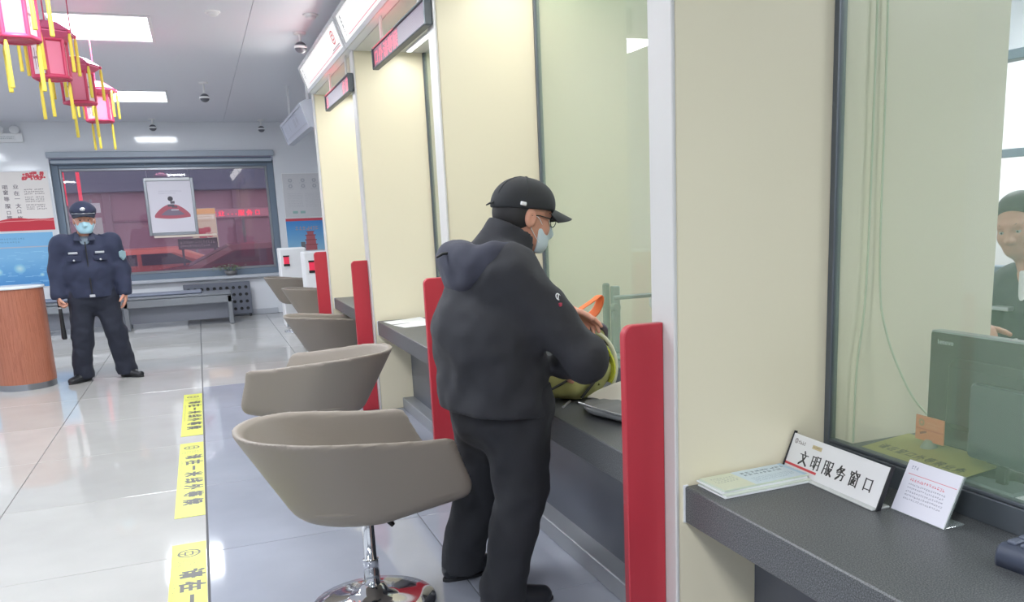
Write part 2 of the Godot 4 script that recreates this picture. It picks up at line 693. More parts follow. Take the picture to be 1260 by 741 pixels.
func _ready() -> void:
	# camera: the picture is the upper left part of a wider frame, so the lens is shifted
	var cam := Camera3D.new()
	cam.name = "camera"
	add_child(cam)
	cam.position = Vector3(0, 1.5, 0)
	cam.basis = Basis(Vector3.UP, -0.381058943) * Basis(Vector3.RIGHT, -0.199992563) * Basis(Vector3.BACK, -0.0386240095)
	var near := 0.05
	cam.set_frustum(near * 741.0 / 1050.0, Vector2(-50.0, 102.0) / 1050.0 * near, near, 200.0)
	cam.current = true
	# daylight: an even overcast sky
	var env := Environment.new()
	var sky := Sky.new()
	var sm := ProceduralSkyMaterial.new()
	sm.sky_top_color = rgb(206, 214, 226)
	sm.sky_horizon_color = rgb(222, 226, 232)
	sm.ground_bottom_color = rgb(150, 150, 152)
	sm.ground_horizon_color = rgb(200, 202, 206)
	sm.sun_angle_max = 0.0
	sm.energy_multiplier = 1.0
	sky.sky_material = sm
	env.background_mode = Environment.BG_SKY
	env.sky = sky
	env.background_energy_multiplier = 2.4
	env.tonemap_mode = Environment.TONE_MAPPER_LINEAR
	env.tonemap_exposure = 0.95
	env.sdfgi_enabled = true
	env.ssao_enabled = true
	env.ssil_enabled = true
	var we := WorldEnvironment.new()
	we.name = "sky_and_exposure"
	we.environment = env
	add_child(we)
	make_materials()
	ceiling_lights()
	room()
	street()
	partitions()
	counters()
	signs()
	chairs()
	people()
	far_wall_things()
	desk_things()
	inner_things()
	lanterns()
	small_fittings()

func area_light(parent: Node, called: String, at: Vector3, aim: Vector3, size: Vector2, c: Color, e: float, up := Vector3.UP) -> void:
	var l := AreaLight3D.new()
	l.name = called
	parent.add_child(l, true)
	l.basis = Basis.looking_at(aim, up)
	l.position = at
	l.area_size = size
	l.light_color = c
	l.light_energy = e
	l.area_range = 40.0
	l.area_attenuation = 2.0
	l.shadow_enabled = true

const LAMP_ENERGY := 7.4
const LAMP_COLOR := Color(0.96, 0.98, 1.0)

func ceiling_lights() -> void:
	var rows := [[-0.53, [-16.0, -12.12, -8.09, -4.06, -0.03, 3.2]], [-4.0, [-12.12, -8.09, -4.06, -0.03, 3.2]], [4.2, [-8.09, -4.06, -0.03]]]
	var names := {"-0.53/-12.12": "rear lit ceiling panel in the row above the standing guard", "-0.53/-8.09": "front lit ceiling panel beside the topmost hanging lantern"}
	for r in rows:
		for z in r[1]:
			if z < BACK:
				continue
			var key := "%s/%s" % [str(r[0]), str(z)]
			var nth: String = ["first", "second", "third", "fourth", "fifth", "sixth"][r[1].find(z)]
			var where: String = names.get(key, "lit ceiling panel, %s from the far wall in the %s row" % [nth, "tellers'" if r[0] > 1.0 else ("middle" if r[0] > -1.0 else "left")])
			var o := thing("ceiling_light", where, "ceiling light", Vector3(r[0], CEIL, z), 0.0, "recessed ceiling lights")
			var fr := MB.new()
			fr.box(Vector3(-0.37, -0.012, -0.51), Vector3(-0.345, 0.0, 0.51), 0.003)
			fr.box(Vector3(0.345, -0.012, -0.51), Vector3(0.37, 0.0, 0.51), 0.003)
			fr.box(Vector3(-0.345, -0.012, -0.51), Vector3(0.345, 0.0, -0.485), 0.003)
			fr.box(Vector3(-0.345, -0.012, 0.485), Vector3(0.345, 0.0, 0.51), 0.003)
			part("frame", fr, M.white_metal, o)
			part("diffuser", B(-0.345, -0.004, -0.485, 0.345, 0.001, 0.485), M.lamp, o)
			area_light(o, "panel_light", Vector3(0, -0.016, 0), Vector3.DOWN, Vector2(0.68, 0.96), LAMP_COLOR, LAMP_ENERGY, Vector3.FORWARD)

func make_materials() -> void:
	M.white_metal = mat(rgb(226, 228, 232), 0.35)
	M.lamp = glow(Color(0.96, 0.98, 1.0), 3.0)
	M.wall = mat(rgb(224, 227, 233), 0.07)
	M.ceiling = mat(rgb(222, 225, 234), 0.45)
	M.cream = triplanar(mat(rgb(232, 223, 196), 0.32), 0.8)
	M.cream.normal_enabled = true
	M.cream.normal_texture = bumps(256, 0.05, 5, 1.0)
	M.cream.normal_scale = 0.05
	M.end_white = mat(rgb(208, 206, 203), 0.35)
	M.red = mat(rgb(184, 52, 64), 0.4)
	M.tile = []
	M.tile_blue = []
	for i in 3:
		var t := triplanar(mat(rgb(192 - i * 2, 191 - i * 2, 188 - i * 2), 0.055), 0.6)
		t.albedo_texture = M.tile[0].albedo_texture if i else grain(256, 0.012, 11, rgb(244, 244, 244), rgb(255, 255, 255))
		M.tile.append(t)
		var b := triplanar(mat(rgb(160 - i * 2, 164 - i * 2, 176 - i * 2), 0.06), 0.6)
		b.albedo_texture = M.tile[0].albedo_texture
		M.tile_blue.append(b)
	M.grout = mat(rgb(95, 96, 100), 0.8)
	M.granite = triplanar(mat(Color.WHITE, 0.42), 3.0)
	M.granite.albedo_texture = grain(512, 0.14, 21, rgb(34, 36, 38), rgb(134, 136, 138), 4)
	M.granite.normal_enabled = true
	M.granite.normal_texture = bumps(256, 0.12, 22, 2.0)
	M.granite.normal_scale = 0.12
	M.dark_panel = mat(rgb(84, 88, 98), 0.35)
	M.plinth = mat(rgb(150, 153, 158), 0.4, 0.3)
	M.frame_dark = mat(rgb(92, 98, 104), 0.4, 0.4)
	M.glass = pane_mat(Color(0.73, 0.85, 0.72), 0.13)
	M.glass.metallic_specular = 0.36
	M.clear = pane_mat(Color(0.9, 0.95, 0.95), 0.04)
	M.tinted = pane_mat(Color(0.50, 0.42, 0.50), 0.30)
	M.leather = triplanar(mat(rgb(138, 129, 119), 0.5), 6.0)
	M.leather.normal_enabled = true
	M.leather.normal_texture = bumps(256, 0.12, 31, 2.0)
	M.leather.normal_scale = 0.15
	M.chrome = mat(rgb(225, 226, 228), 0.07, 1.0)
	M.steel = mat(rgb(150, 154, 160), 0.32, 0.85)
	M.black = mat(rgb(30, 31, 34), 0.45)
	M.black_soft = mat(rgb(44, 46, 52), 0.7)
	M.window_frame = mat(rgb(112, 126, 142), 0.4, 0.2)
	M.blind = mat(rgb(168, 178, 190), 0.4)
	M.rim_white = mat(rgb(196, 198, 200), 0.4)
	M.sign_grey = mat(rgb(176, 181, 194), 0.35)
	M.white = mat(rgb(235, 236, 238), 0.45)
	M.paper = mat(rgb(238, 240, 240), 0.8)
	M.sill = mat(rgb(188, 192, 200), 0.3)
	var weave := bumps(256, 0.25, 41, 4.0)
	for q in [["jacket", rgb(41, 42, 48)], ["trousers", rgb(32, 33, 39)], ["uniform", rgb(44, 50, 74)], ["uniform_legs", rgb(32, 36, 51)], ["suit", rgb(24, 32, 45)], ["cap_black", rgb(38, 40, 44)], ["hood", rgb(54, 56, 70)]]:
		var c := triplanar(mat(q[1], 0.82), 14.0)
		c.normal_enabled = true
		c.normal_texture = weave
		c.normal_scale = 0.25
		c.rim_enabled = true
		c.rim = 0.25
		M[q[0]] = c
	M.skin = mat(rgb(205, 150, 128), 0.55)
	M.skin.subsurf_scatter_enabled = true
	M.skin.subsurf_scatter_strength = 0.08
	M.hair = mat(rgb(32, 30, 32), 0.6)
	M.mask = mat(rgb(168, 208, 222), 0.8)
	M.mask_pale = mat(rgb(205, 220, 228), 0.8)
	M.shoe = mat(rgb(34, 35, 40), 0.35)
	M.silver = mat(rgb(210, 212, 216), 0.3, 0.7)

# ---------------------------------------------------------------- the room
func room() -> void:
	struct("floor", B(-6.2, -0.2, -15.2, 6.2, -0.006, 5.2), M.grout)
	var fl := get_node("floor")
	var xs := [-4.2, -3.18, -2.16, -1.148, -0.124, 0.885, 1.905]
	var shapes := {}
	for i in xs.size() - 1:
		for j in 16:
			var z1 := -4.10 + 1.11 * (3 - j)
			var z0 := maxf(z1 - 1.11, -14.95)
			if z1 <= -14.9:
				continue
			var gap := 0.0022
			var wide: float = xs[i + 1] - xs[i]
			var l := 0.005 if i == 4 else 0.0
			var key := "%.3f %.3f %.3f" % [wide, z1 - z0, l]
			if not shapes.has(key):
				shapes[key] = B(-wide / 2 + gap + l, -0.012, -(z1 - z0) / 2 + gap, wide / 2 - gap, 0.0, (z1 - z0) / 2 - gap, 0.0015).done()
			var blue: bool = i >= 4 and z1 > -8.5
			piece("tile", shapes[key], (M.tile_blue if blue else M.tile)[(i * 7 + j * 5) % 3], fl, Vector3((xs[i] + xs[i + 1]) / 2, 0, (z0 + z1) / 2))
	# ceiling of long boards with a fine shadow joint between them
	struct("ceiling", B(-6.2, CEIL + 0.02, -15.2, 6.2, CEIL + 0.2, 5.2), M.grout)
	var ce := get_node("ceiling")
	for q in [[-6.2, -2.5], [-2.5, 0.555], [0.555, 6.2]]:
		part("board", B(q[0] + 0.002, CEIL, -15.2, q[1] - 0.002, CEIL + 0.02, 5.2), M.ceiling, ce)
	# outer walls
	var wb := MB.new()
	wb.box(Vector3(-6.2, 0, BACK - 0.24), Vector3(-1.95, CEIL, BACK))
	wb.box(Vector3(1.25, 0, BACK - 0.24), Vector3(6.2, CEIL, BACK))
	wb.box(Vector3(-1.95, 0, BACK - 0.24), Vector3(1.25, 0.66, BACK))
	wb.box(Vector3(-1.95, 2.63, BACK - 0.24), Vector3(1.25, CEIL, BACK))
	struct("wall_back", wb, M.wall)
	struct("wall_left", B(-6.4, 0, -15.2, -6.2, CEIL, 5.2), M.wall)
	struct("wall_front", B(-6.2, 0, 5.0, 6.2, CEIL, 5.2), M.wall)
	var wr := MB.new()
	var xr := 5.5
	wr.box(Vector3(xr, 0, -15.2), Vector3(xr + 0.2, CEIL, -7.4))
	wr.box(Vector3(xr, 0, -1.4), Vector3(xr + 0.2, CEIL, 5.2))
	wr.box(Vector3(xr, 0, -7.4), Vector3(xr + 0.2, 0.9, -1.4))
	wr.box(Vector3(xr, 2.5, -7.4), Vector3(xr + 0.2, CEIL, -1.4))
	struct("wall_right", wr, M.wall)
	# street window in the back wall
	var w := struct("window_1", frame_box(-1.95, 0.66, 1.25, 2.50, BACK - 0.2, BACK - 0.08, 0.10, 0.006), M.window_frame)
	part("inner_frame", frame_box(-1.85, 0.76, 1.15, 2.40, BACK - 0.17, BACK - 0.11, 0.035, 0.004), M.steel, w)
	part("pane", B(-1.82, 0.79, BACK - 0.145, 1.12, 2.37, BACK - 0.135), M.tinted, w)
	part("blind_box", B(-1.97, 2.55, BACK - 0.1, 1.27, 2.64, BACK + 0.06, 0.008), M.blind, w)
	part("blind_rail", B(-1.93, 2.455, BACK - 0.1, 1.23, 2.535, BACK + 0.03, 0.012), M.window_frame, w)
	part("blind_bar", B(-1.93, 2.47, BACK + 0.03, 1.23, 2.515, BACK + 0.045, 0.006), M.blind, w)
	part("window_board", B(-1.98, 0.615, BACK - 0.06, 1.28, 0.665, BACK + 0.1, 0.008), M.sill, w)
	# daylight window on the tellers' side
	var w2 := struct("window_2", frame_box_x(xr - 0.02, xr + 0.1, 0.9, 2.5, -7.4, -1.4, 0.07), M.window_frame)
	part("transom", B(xr - 0.01, 1.755, -7.33, xr + 0.06, 1.815, -1.47, 0.004), M.window_frame, w2)
	for z in [-6.0, -4.4, -2.9]:
		part("mullion", B(xr - 0.005, 0.97, z - 0.03, xr + 0.055, 2.43, z + 0.03, 0.004), M.window_frame, w2)
	part("pane", B(xr + 0.02, 0.95, -7.35, xr + 0.028, 2.45, -1.45), M.clear, w2)
	struct("baseboard_back", B(-6.2, 0, BACK, 1.1, 0.09, BACK + 0.015, 0.003), M.sill)

func frame_box(x0: float, y0: float, x1: float, y1: float, z0: float, z1: float, t: float, bev := 0.0) -> MB:
	var m := MB.new()
	m.box(Vector3(x0, y0, z0), Vector3(x0 + t, y1, z1), bev)
	m.box(Vector3(x1 - t, y0, z0), Vector3(x1, y1, z1), bev)
	m.box(Vector3(x0 + t, y0, z0), Vector3(x1 - t, y0 + t, z1), bev)
	m.box(Vector3(x0 + t, y1 - t, z0), Vector3(x1 - t, y1, z1), bev)
	return m

func frame_box_x(x0: float, x1: float, y0: float, y1: float, z0: float, z1: float, t: float) -> MB:
	var m := MB.new()
	m.box(Vector3(x0, y0, z0), Vector3(x1, y1, z0 + t), 0.004)
	m.box(Vector3(x0, y0, z1 - t), Vector3(x1, y1, z1), 0.004)
	m.box(Vector3(x0, y0, z0 + t), Vector3(x1, y0 + t, z1 - t), 0.004)
	m.box(Vector3(x0, y1 - t, z0 + t), Vector3(x1, y1, z1 - t), 0.004)
	return m

# ---------------------------------------------------------------- outside the street window
func street() -> void:
	struct("ground_street", B(-14, -0.5, -34, 14, -0.3, -15.3), mat(rgb(120, 112, 116), 0.7))
	# low painted building across the street
	var fac := struct("building_facade", B(-12, -0.3, -24.5, 12, 2.35, -24, 0.02), mat(rgb(166, 112, 128), 0.7))
	var dark := mat(rgb(98, 104, 126), 0.6)
	part("eaves", B(-12.1, 2.35, -24.6, 12.1, 4.6, -23.8, 0.02), dark, fac)
	for x in [-5.2, -2.1, 0.9, 3.9]:
		part("pilaster", B(x, -0.3, -24.02, x + 0.18, 2.35, -23.93, 0.01), mat(rgb(150, 106, 120), 0.7), fac)
	part("string_course", B(-12, 1.62, -24.03, 12, 1.68, -23.96, 0.01), mat(rgb(140, 82, 100), 0.7), fac)
	# strips of light
	for i in 2:
		var o := thing("light_strip", ["left of two upright red light strips in the street window", "right of two upright red light strips in the street window"][i], "light strip", Vector3(-2.44 + i * 0.28, 1.98, -20.3), 0.0, "red light strips")
		part("tube", MB.new().tube([Vector3(0, 0, 0), Vector3(0, 0.66, 0)], 0.035, 10), glow(rgb(235, 40, 70), 1.1), o)
		part("mount", B(-0.02, -0.02, -0.07, 0.02, 0.68, -0.035), M.black, o)
		part("post", B(-0.012, -2.25, -0.09, 0.012, 0.6, -0.07), M.steel, o)
	# running red letters
	var img := canvas(512, 64, rgb(136, 84, 98))
	var x := 10
	for ch in ["候", "业", "", "", "", "服", "务", "口"]:
		if ch == "":
			img.fill_rect(Rect2i(x + 8, 36, 10, 10), rgb(255, 60, 90))
			x += 30
		else:
			ink(img, ch, Vector2(x, 8), 48, 7, rgb(255, 50, 84))
			x += 62
	var led := thing("running_text_sign", "long red dot letter sign across the street, seen in the window", "sign", Vector3(0.95, 1.72, -20.4))
	part("housing", B(-0.72, -0.1, -0.06, 0.72, 0.1, 0.0, 0.01), mat(rgb(150, 104, 118), 0.6), led)
	part("letters", face(-0.7, -0.085, 0.7, 0.085, 0.002), print_mat(img, 0.5, 1.6), led)
	part("post", B(-0.03, -2.02, -0.12, 0.03, 0.08, -0.06), M.steel, led)
	# notice board out there
	var ni := canvas(128, 256, rgb(226, 206, 180))
	ni.fill_rect(Rect2i(0, 0, 128, 36), rgb(255, 190, 120))
	ni.fill_rect(Rect2i(8, 44, 112, 26), rgb(255, 244, 224))
	small_print(ni, Rect2(12, 48, 100, 40), 3, rgb(190, 150, 120), 3)
	for q in [[48, 150, 22], [78, 140, 18], [54, 190, 20], [90, 175, 14]]:
		ring(ni, Vector2(q[0], q[1]), q[2] * 0.5, q[2], rgb(190, 50, 64))
	var nb := thing("street_notice_board", "lit notice board with red flowers behind the hanging framed poster", "notice board", Vector3(0.13, 1.42, -20.0))
	part("board", B(-0.26, -0.42, -0.04, 0.26, 0.42, 0.0, 0.008), M.steel, nb)
	part("sheet", face(-0.25, -0.41, 0.25, 0.41, 0.002), print_mat(ni, 0.6, 0.35), nb)
	for sx in [-0.2, 0.2]:
		part("leg", B(sx - 0.02, -1.72, -0.05, sx + 0.02, -0.4, -0.01), M.steel, nb)
	var ws := thing("street_sign", "pair of small white sign boards on a post, right of the guard's cap", "sign", Vector3(-2.02, -0.3, -20.6))
	part("post", B(-0.02, 0.0, -0.02, 0.02, 2.4, 0.02, 0.003), M.steel, ws)
	part("upper_board", B(-0.17, 2.12, 0.02, 0.17, 2.32, 0.035, 0.004), M.white, ws)
	part("lower_board", B(-0.17, 1.60, 0.02, 0.17, 2.02, 0.035, 0.004), mat(rgb(206, 204, 200), 0.6), ws)
	var lo := canvas(256, 64, rgb(70, 54, 62))
	small_print(lo, Rect2(10, 8, 236, 48), 2, rgb(190, 170, 170), 6, 0.7)
	var lb := thing("low_board", "dark low board with pale scrawl below the hanging framed print", "board", Vector3(0.0, 0, -17.55))
	part("board", B(-0.37, 1.05, -0.03, 0.32, 1.25, 0.0, 0.006), mat(rgb(70, 54, 62), 0.6), lb)
	part("scrawl", face(-0.36, 1.06, 0.31, 1.24, 0.002), print_mat(lo, 0.6), lb)
	for sx in [-0.30, 0.26]:
		part("leg", B(sx - 0.02, -0.3, -0.025, sx + 0.02, 1.05, -0.005), M.black, lb)
	car(Vector3(-1.3, -0.3, -18.6), 0.0, mat(rgb(226, 96, 74), 0.25), rgb(16, 18, 30), "orange red car with dark side window, left in the street window", 0.95)
	car(Vector3(0.85, -0.3, -16.5), 0.0, mat(rgb(140, 48, 58), 0.18), rgb(110, 62, 72), "dark red car with sloping windscreen, right in the street window", 1.0)

func face(x0: float, y0: float, x1: float, y1: float, z: float) -> MB:
	var m := MB.new()
	m.quad(Vector3(x0, y0, z), Vector3(x1, y0, z), Vector3(x1, y1, z), Vector3(x0, y1, z))
	return m

func car(at: Vector3, turn: float, paint: Material, pane: Color, label: String, s: float) -> void:
	var o := thing("car", label, "car", at, turn, "cars parked in the street")
	var body := PackedVector2Array()
	for p in ["-2.2 .35", "-2.15 .75", "-1.75 1.0", "-1.1 1.08", "-.35 1.44", ".9 1.46", "1.65 1.15", "2.15 1.06", "2.2 .5", "2.15 .32", "1.75 .3", "1.7 .5", "1.45 .66", "1.15 .5", "1.1 .28", "-1.05 .28", "-1.1 .5", "-1.38 .66", "-1.66 .5", "-1.72 .3"]:
		var q: PackedFloat64Array = p.split_floats(" ")
		body.append(Vector2(q[0], q[1]) * s)
	part("body", MB.new().prism(body, -0.85 * s, 0.85 * s, 0.09 * s), paint, o)
	var gl := mat(pane, 0.55)
	gl.metallic_specular = 0.2
	for side in [-1.0, 1.0]:
		for w in [["-.72 1.14", "-.3 1.34", ".2 1.36", ".2 1.14"], [".28 1.14", ".28 1.36", ".82 1.36", "1.25 1.15"]]:
			var poly := PackedVector2Array()
			for p in w:
				var q: PackedFloat64Array = p.split_floats(" ")
				poly.append(Vector2(q[0], q[1]) * s)
			var z: float = 0.85 * s
			part("window", MB.new().prism(poly, z - 0.02 if side > 0 else -z - 0.012, z + 0.012 if side > 0 else -z + 0.02, 0.004), gl, o)
	var ws := MB.new()
	ws.quad(Vector3(-1.06, 1.11, 0.7) * s, Vector3(-1.06, 1.11, -0.7) * s, Vector3(-0.40, 1.425, -0.64) * s, Vector3(-0.40, 1.425, 0.64) * s)
	part("windscreen", ws, gl, o)
	for wx in [-1.38, 1.42]:
		for sz in [-0.74, 0.74]:
			var m := MB.new()
			m.T = Transform3D(Basis(Vector3.RIGHT, PI / 2), Vector3(wx * s, 0.31 * s, sz * s))
			m.lathe([Vector2(0, -0.1), Vector2(0.2, -0.1), Vector2(0.3, -0.09), Vector2(0.32, -0.05), Vector2(0.32, 0.05), Vector2(0.3, 0.09), Vector2(0.2, 0.1), Vector2(0, 0.1)], 24)
			part("wheel", m, M.black, o)
	for sz in [-0.6, 0.6]:
		part("headlight", MB.new().ball(Vector3(-2.12, 0.72, sz) * s, Vector3(0.08, 0.07, 0.16) * s), M.silver, o)

# ---------------------------------------------------------------- partitions, glass, counters
const NTH := ["nearest", "second nearest", "third nearest", "farthest"]

func partitions() -> void:
	for i in FACES.size():
		var f: float = FACES[i]
		var o := thing("partition", "%s tall cream partition panel between the teller windows" % NTH[i], "partition", Vector3.ZERO, 0.0, "cream partitions")
		part("panel", B(FRONT + 0.012, 0, f - THICK, DEEP, CEIL, f, 0.004), M.cream, o)
		part("end_strip", B(FRONT, 0, f - THICK - 0.005, FRONT + 0.012, CEIL, f + 0.004, 0.003), M.end_white, o, "white end strip facing the hall")
		var fin := thing("privacy_fin", "%s red upright privacy fin on a partition end" % NTH[i], "privacy screen", Vector3(1.058, 0.0, f - 0.085), 0.0, "red privacy fins")
		part("board", MB.new().prism(rounded(FRONT - 1.058 - 0.001, 1.18, 0.03, [false, false, false, true]), 0.0, 0.03, 0.003, true), M.red, fin)
		part("back_edge", B(FRONT - 1.058 - 0.012, 0.0, -0.006, FRONT - 1.058 - 0.001, 1.175, 0.0), M.end_white, fin)
	# low end of the row: the farthest partition closes the counter
	for i in FACES.size():
		var z1: float = FACES[i] - THICK if i + 1 < FACES.size() else FACES[i] - THICK
		if i == 3:
			break
		var z0: float = FACES[i + 1]
		glass_bay(z0, z1, ["in front of the customer", "behind the customer's counter, second bay", "in the far bay"][i])
	glass_bay(FACES[0], 0.6, "in the nearest bay, with the monitor behind it")

func glass_bay(z0: float, z1: float, where: String) -> void:
	var g := thing("glass_screen", "tall greenish security glass %s" % where, "glass screen")
	part("pane", B(GLASS - 0.004, 0.785, z0 + 0.02, GLASS + 0.004, 2.70, z1 - 0.02), M.glass, g)
	part("frame_post", B(GLASS - 0.012, TOP, z0 + 0.001, GLASS + 0.016, 2.70, z0 + 0.026, 0.003), M.frame_dark, g)
	part("frame_post", B(GLASS - 0.012, TOP, z1 - 0.026, GLASS + 0.016, 2.70, z1 - 0.001, 0.003), M.frame_dark, g)
	part("frame_rail", B(GLASS - 0.012, 0.779, z0 + 0.026, GLASS + 0.016, 0.789, z1 - 0.026, 0.002), M.frame_dark, g)
	# soffit over the bay
	bays += 1
	if bays < 4:
		var sl := thing("soffit_light", "slim strip light under the soffit %s" % where, "strip light", Vector3(1.575, 2.70, (z0 + z1) / 2), 0.0, "soffit strip lights")
		var hl := (z1 - z0) / 2 - 0.12
		part("housing", B(-0.022, -0.016, -hl, 0.022, -0.001, hl, 0.003), M.white_metal, sl)
		part("diffuser", B(-0.016, -0.0185, -hl + 0.01, 0.016, -0.0155, hl - 0.01), M.lamp, sl)
		area_light(sl, "strip_light", Vector3(0, -0.022, 0), Vector3.DOWN, Vector2(0.03, hl * 2 - 0.03), Color(1, 0.99, 0.97), 1.15, Vector3.FORWARD)
	struct("trim_%d" % bays, B(1.20, 2.70, z0 + 0.001, 1.95, CEIL, z1 - 0.001, 0.003), M.end_white)

func counters() -> void:
	for i in 4:
		var z1: float = 0.6 if i == 0 else FACES[i - 1] - THICK
		var z0: float = FACES[i]
		var where: String = ["nearest granite counter, carrying the name plate and leaflets", "granite counter the customer leans on", "granite counter with white papers beyond the customer", "farthest granite counter behind the tub chairs"][i]
		var o := thing("service_counter", where, "counter", Vector3.ZERO, 0.0, "granite counters")
		part("worktop", B(EDGE, TOP - 0.11, z0 + 0.004, GLASS + 0.06, TOP, z1 - 0.004, 0.004), M.granite, o)
		part("upstand", B(GLASS - 0.016, TOP, z0 + 0.028, GLASS + 0.03, 0.778, z1 - 0.028, 0.002), M.frame_dark, o)
		part("front_panel", B(1.455, 0.085, z0 + 0.004, 1.50, TOP - 0.11, z1 - 0.004), M.dark_panel, o)
		part("plinth", B(1.365, 0.0, z0 + 0.004, 1.50, 0.085, z1 - 0.004, 0.004), M.plinth, o)
		part("inner_desk", B(GLASS + 0.032, 0.715, z0 + 0.004, 2.36, 0.755, z1 - 0.004, 0.004), M.granite, o)
		part("inner_leg", B(2.2, 0.0, z0 + 0.3, 2.26, 0.715, z1 - 0.3), M.dark_panel, o)
		part("end_bead", B(EDGE - 0.004, TOP - 0.11, z0 + 0.0005, EDGE + 0.012, TOP + 0.002, z0 + 0.006), M.white, o, "white sealing bead at the worktop end")

func signs() -> void:
	# the lit fascia boxes lean out over the hall
	var img := canvas(1024, 128, rgb(252, 252, 252))
	for k in 5:
		ink(img, ["服", "务", "窗", "口", "一"][k], Vector2(46, 14 + k * 20), 16, 2, rgb(120, 122, 126))
	img.fill_rect(Rect2i(90, 108, 900, 4), rgb(238, 150, 160))
	emblem(img, Vector2(905, 52), 30, rgb(206, 60, 66))
	img.fill_rect(Rect2i(830, 96, 150, 5), rgb(150, 110, 116))
	img.fill_rect(Rect2i(800, 104, 170, 3), rgb(170, 140, 146))
	var lit := print_mat(img, 0.4, 0.85)
	lit.albedo_color = rgb(110, 110, 110)
	var grey := canvas(512, 96, rgb(168, 173, 188))
	emblem(grey, Vector2(70, 46), 22, rgb(160, 166, 178))
	grey.fill_rect(Rect2i(160, 20, 6, 40), rgb(130, 136, 148))
	ink(grey, "服", Vector2(270, 20), 46, 6, rgb(150, 154, 168))
	ink(grey, "务", Vector2(330, 20), 46, 6, rgb(150, 154, 168))
	grey.fill_rect(Rect2i(20, 82, 480, 4), rgb(150, 156, 166))
	var unlit := print_mat(grey, 0.4)
	sign_box(FACES[1] + 0.005, FACES[0] - 0.005, 0.0, lit, "lit white fascia sign above the nearest bays, outside the picture", true)
	sign_box(FACES[2] + 0.005, FACES[1] - 0.005, 0.0, lit, "larger lit white fascia sign nearer the camera, above the red display", true)
	sign_box(FACES[3] + 0.005, FACES[2] - 0.005, 0.0, lit, "lit white fascia sign with red ring emblem at its near end", true)
	sign_box(-11.25, -9.075, -0.30, unlit, "unlit grey fascia sign, farthest of the row", false)
	led_sign(-5.71, -4.345, 0, "dark display with red letters hanging under the nearer lit sign")
	led_sign(-7.90, -6.655, 1, "dark display with red letters hanging under the farther lit sign")

func sign_box(z0: float, z1: float, dy: float, m: Material, label: String, is_lit: bool) -> void:
	var o := thing("fascia_sign", label, "sign", Vector3(0, dy, 0), 0.0, "fascia signs")
	var a := Vector2(1.150, 2.712)
	var b := Vector2(1.072, 2.945)
	var poly := PackedVector2Array([a, b, Vector2(1.12, 2.975), Vector2(1.196, 2.975), Vector2(1.196, 2.702)])
	part("housing", MB.new().prism(poly, z0, z1, 0.004), (M.white_metal if is_lit else M.sign_grey), o)
	var dir := (b - a).normalized()
	var out := Vector2(-dir.y, dir.x)
	var fr := MB.new()
	var P := func(t: float, z: float, e: float) -> Vector3:
		var q: Vector2 = a.lerp(b, t) + out * e
		return Vector3(q.x, q.y, z)
	# raised rim round the lit face
	for r in [[0.0, 0.12, z0, z1], [0.90, 1.0, z0, z1], [0.12, 0.90, z0, z0 + 0.05], [0.12, 0.90, z1 - 0.05, z1]]:
		var c: Array[Vector3] = [P.call(r[0], r[2], 0.012), P.call(r[0], r[3], 0.012), P.call(r[1], r[3], 0.012), P.call(r[1], r[2], 0.012)]
		var d: Array[Vector3] = [P.call(r[0], r[2], 0.0), P.call(r[0], r[3], 0.0), P.call(r[1], r[3], 0.0), P.call(r[1], r[2], 0.0)]
		fr.quad(c[0], c[1], c[2], c[3])
		for k in 4:
			fr.quad(d[k], d[(k + 1) % 4], c[(k + 1) % 4], c[k])
	part("rim", fr, M.rim_white if is_lit else M.sign_grey, o)
	var fc := MB.new()
	fc.quad(P.call(0.12, z0 + 0.05, 0.004), P.call(0.12, z1 - 0.05, 0.004), P.call(0.90, z1 - 0.05, 0.004), P.call(0.90, z0 + 0.05, 0.004))
	part("sign_face", fc, m, o)
	if is_lit:
		area_light(o, "sign_light", P.call(0.5, (z0 + z1) / 2, 0.016), Vector3(out.x, out.y, 0), Vector2(z1 - z0 - 0.12, 0.17), Color(1, 0.99, 0.97), 0.8)
	else:
		for z in [z0 + 0.2, z1 - 0.2]:
			part("hanger", B(1.155, 2.975, z - 0.012, 1.18, CEIL - dy, z + 0.012, 0.002), M.white_metal, o)

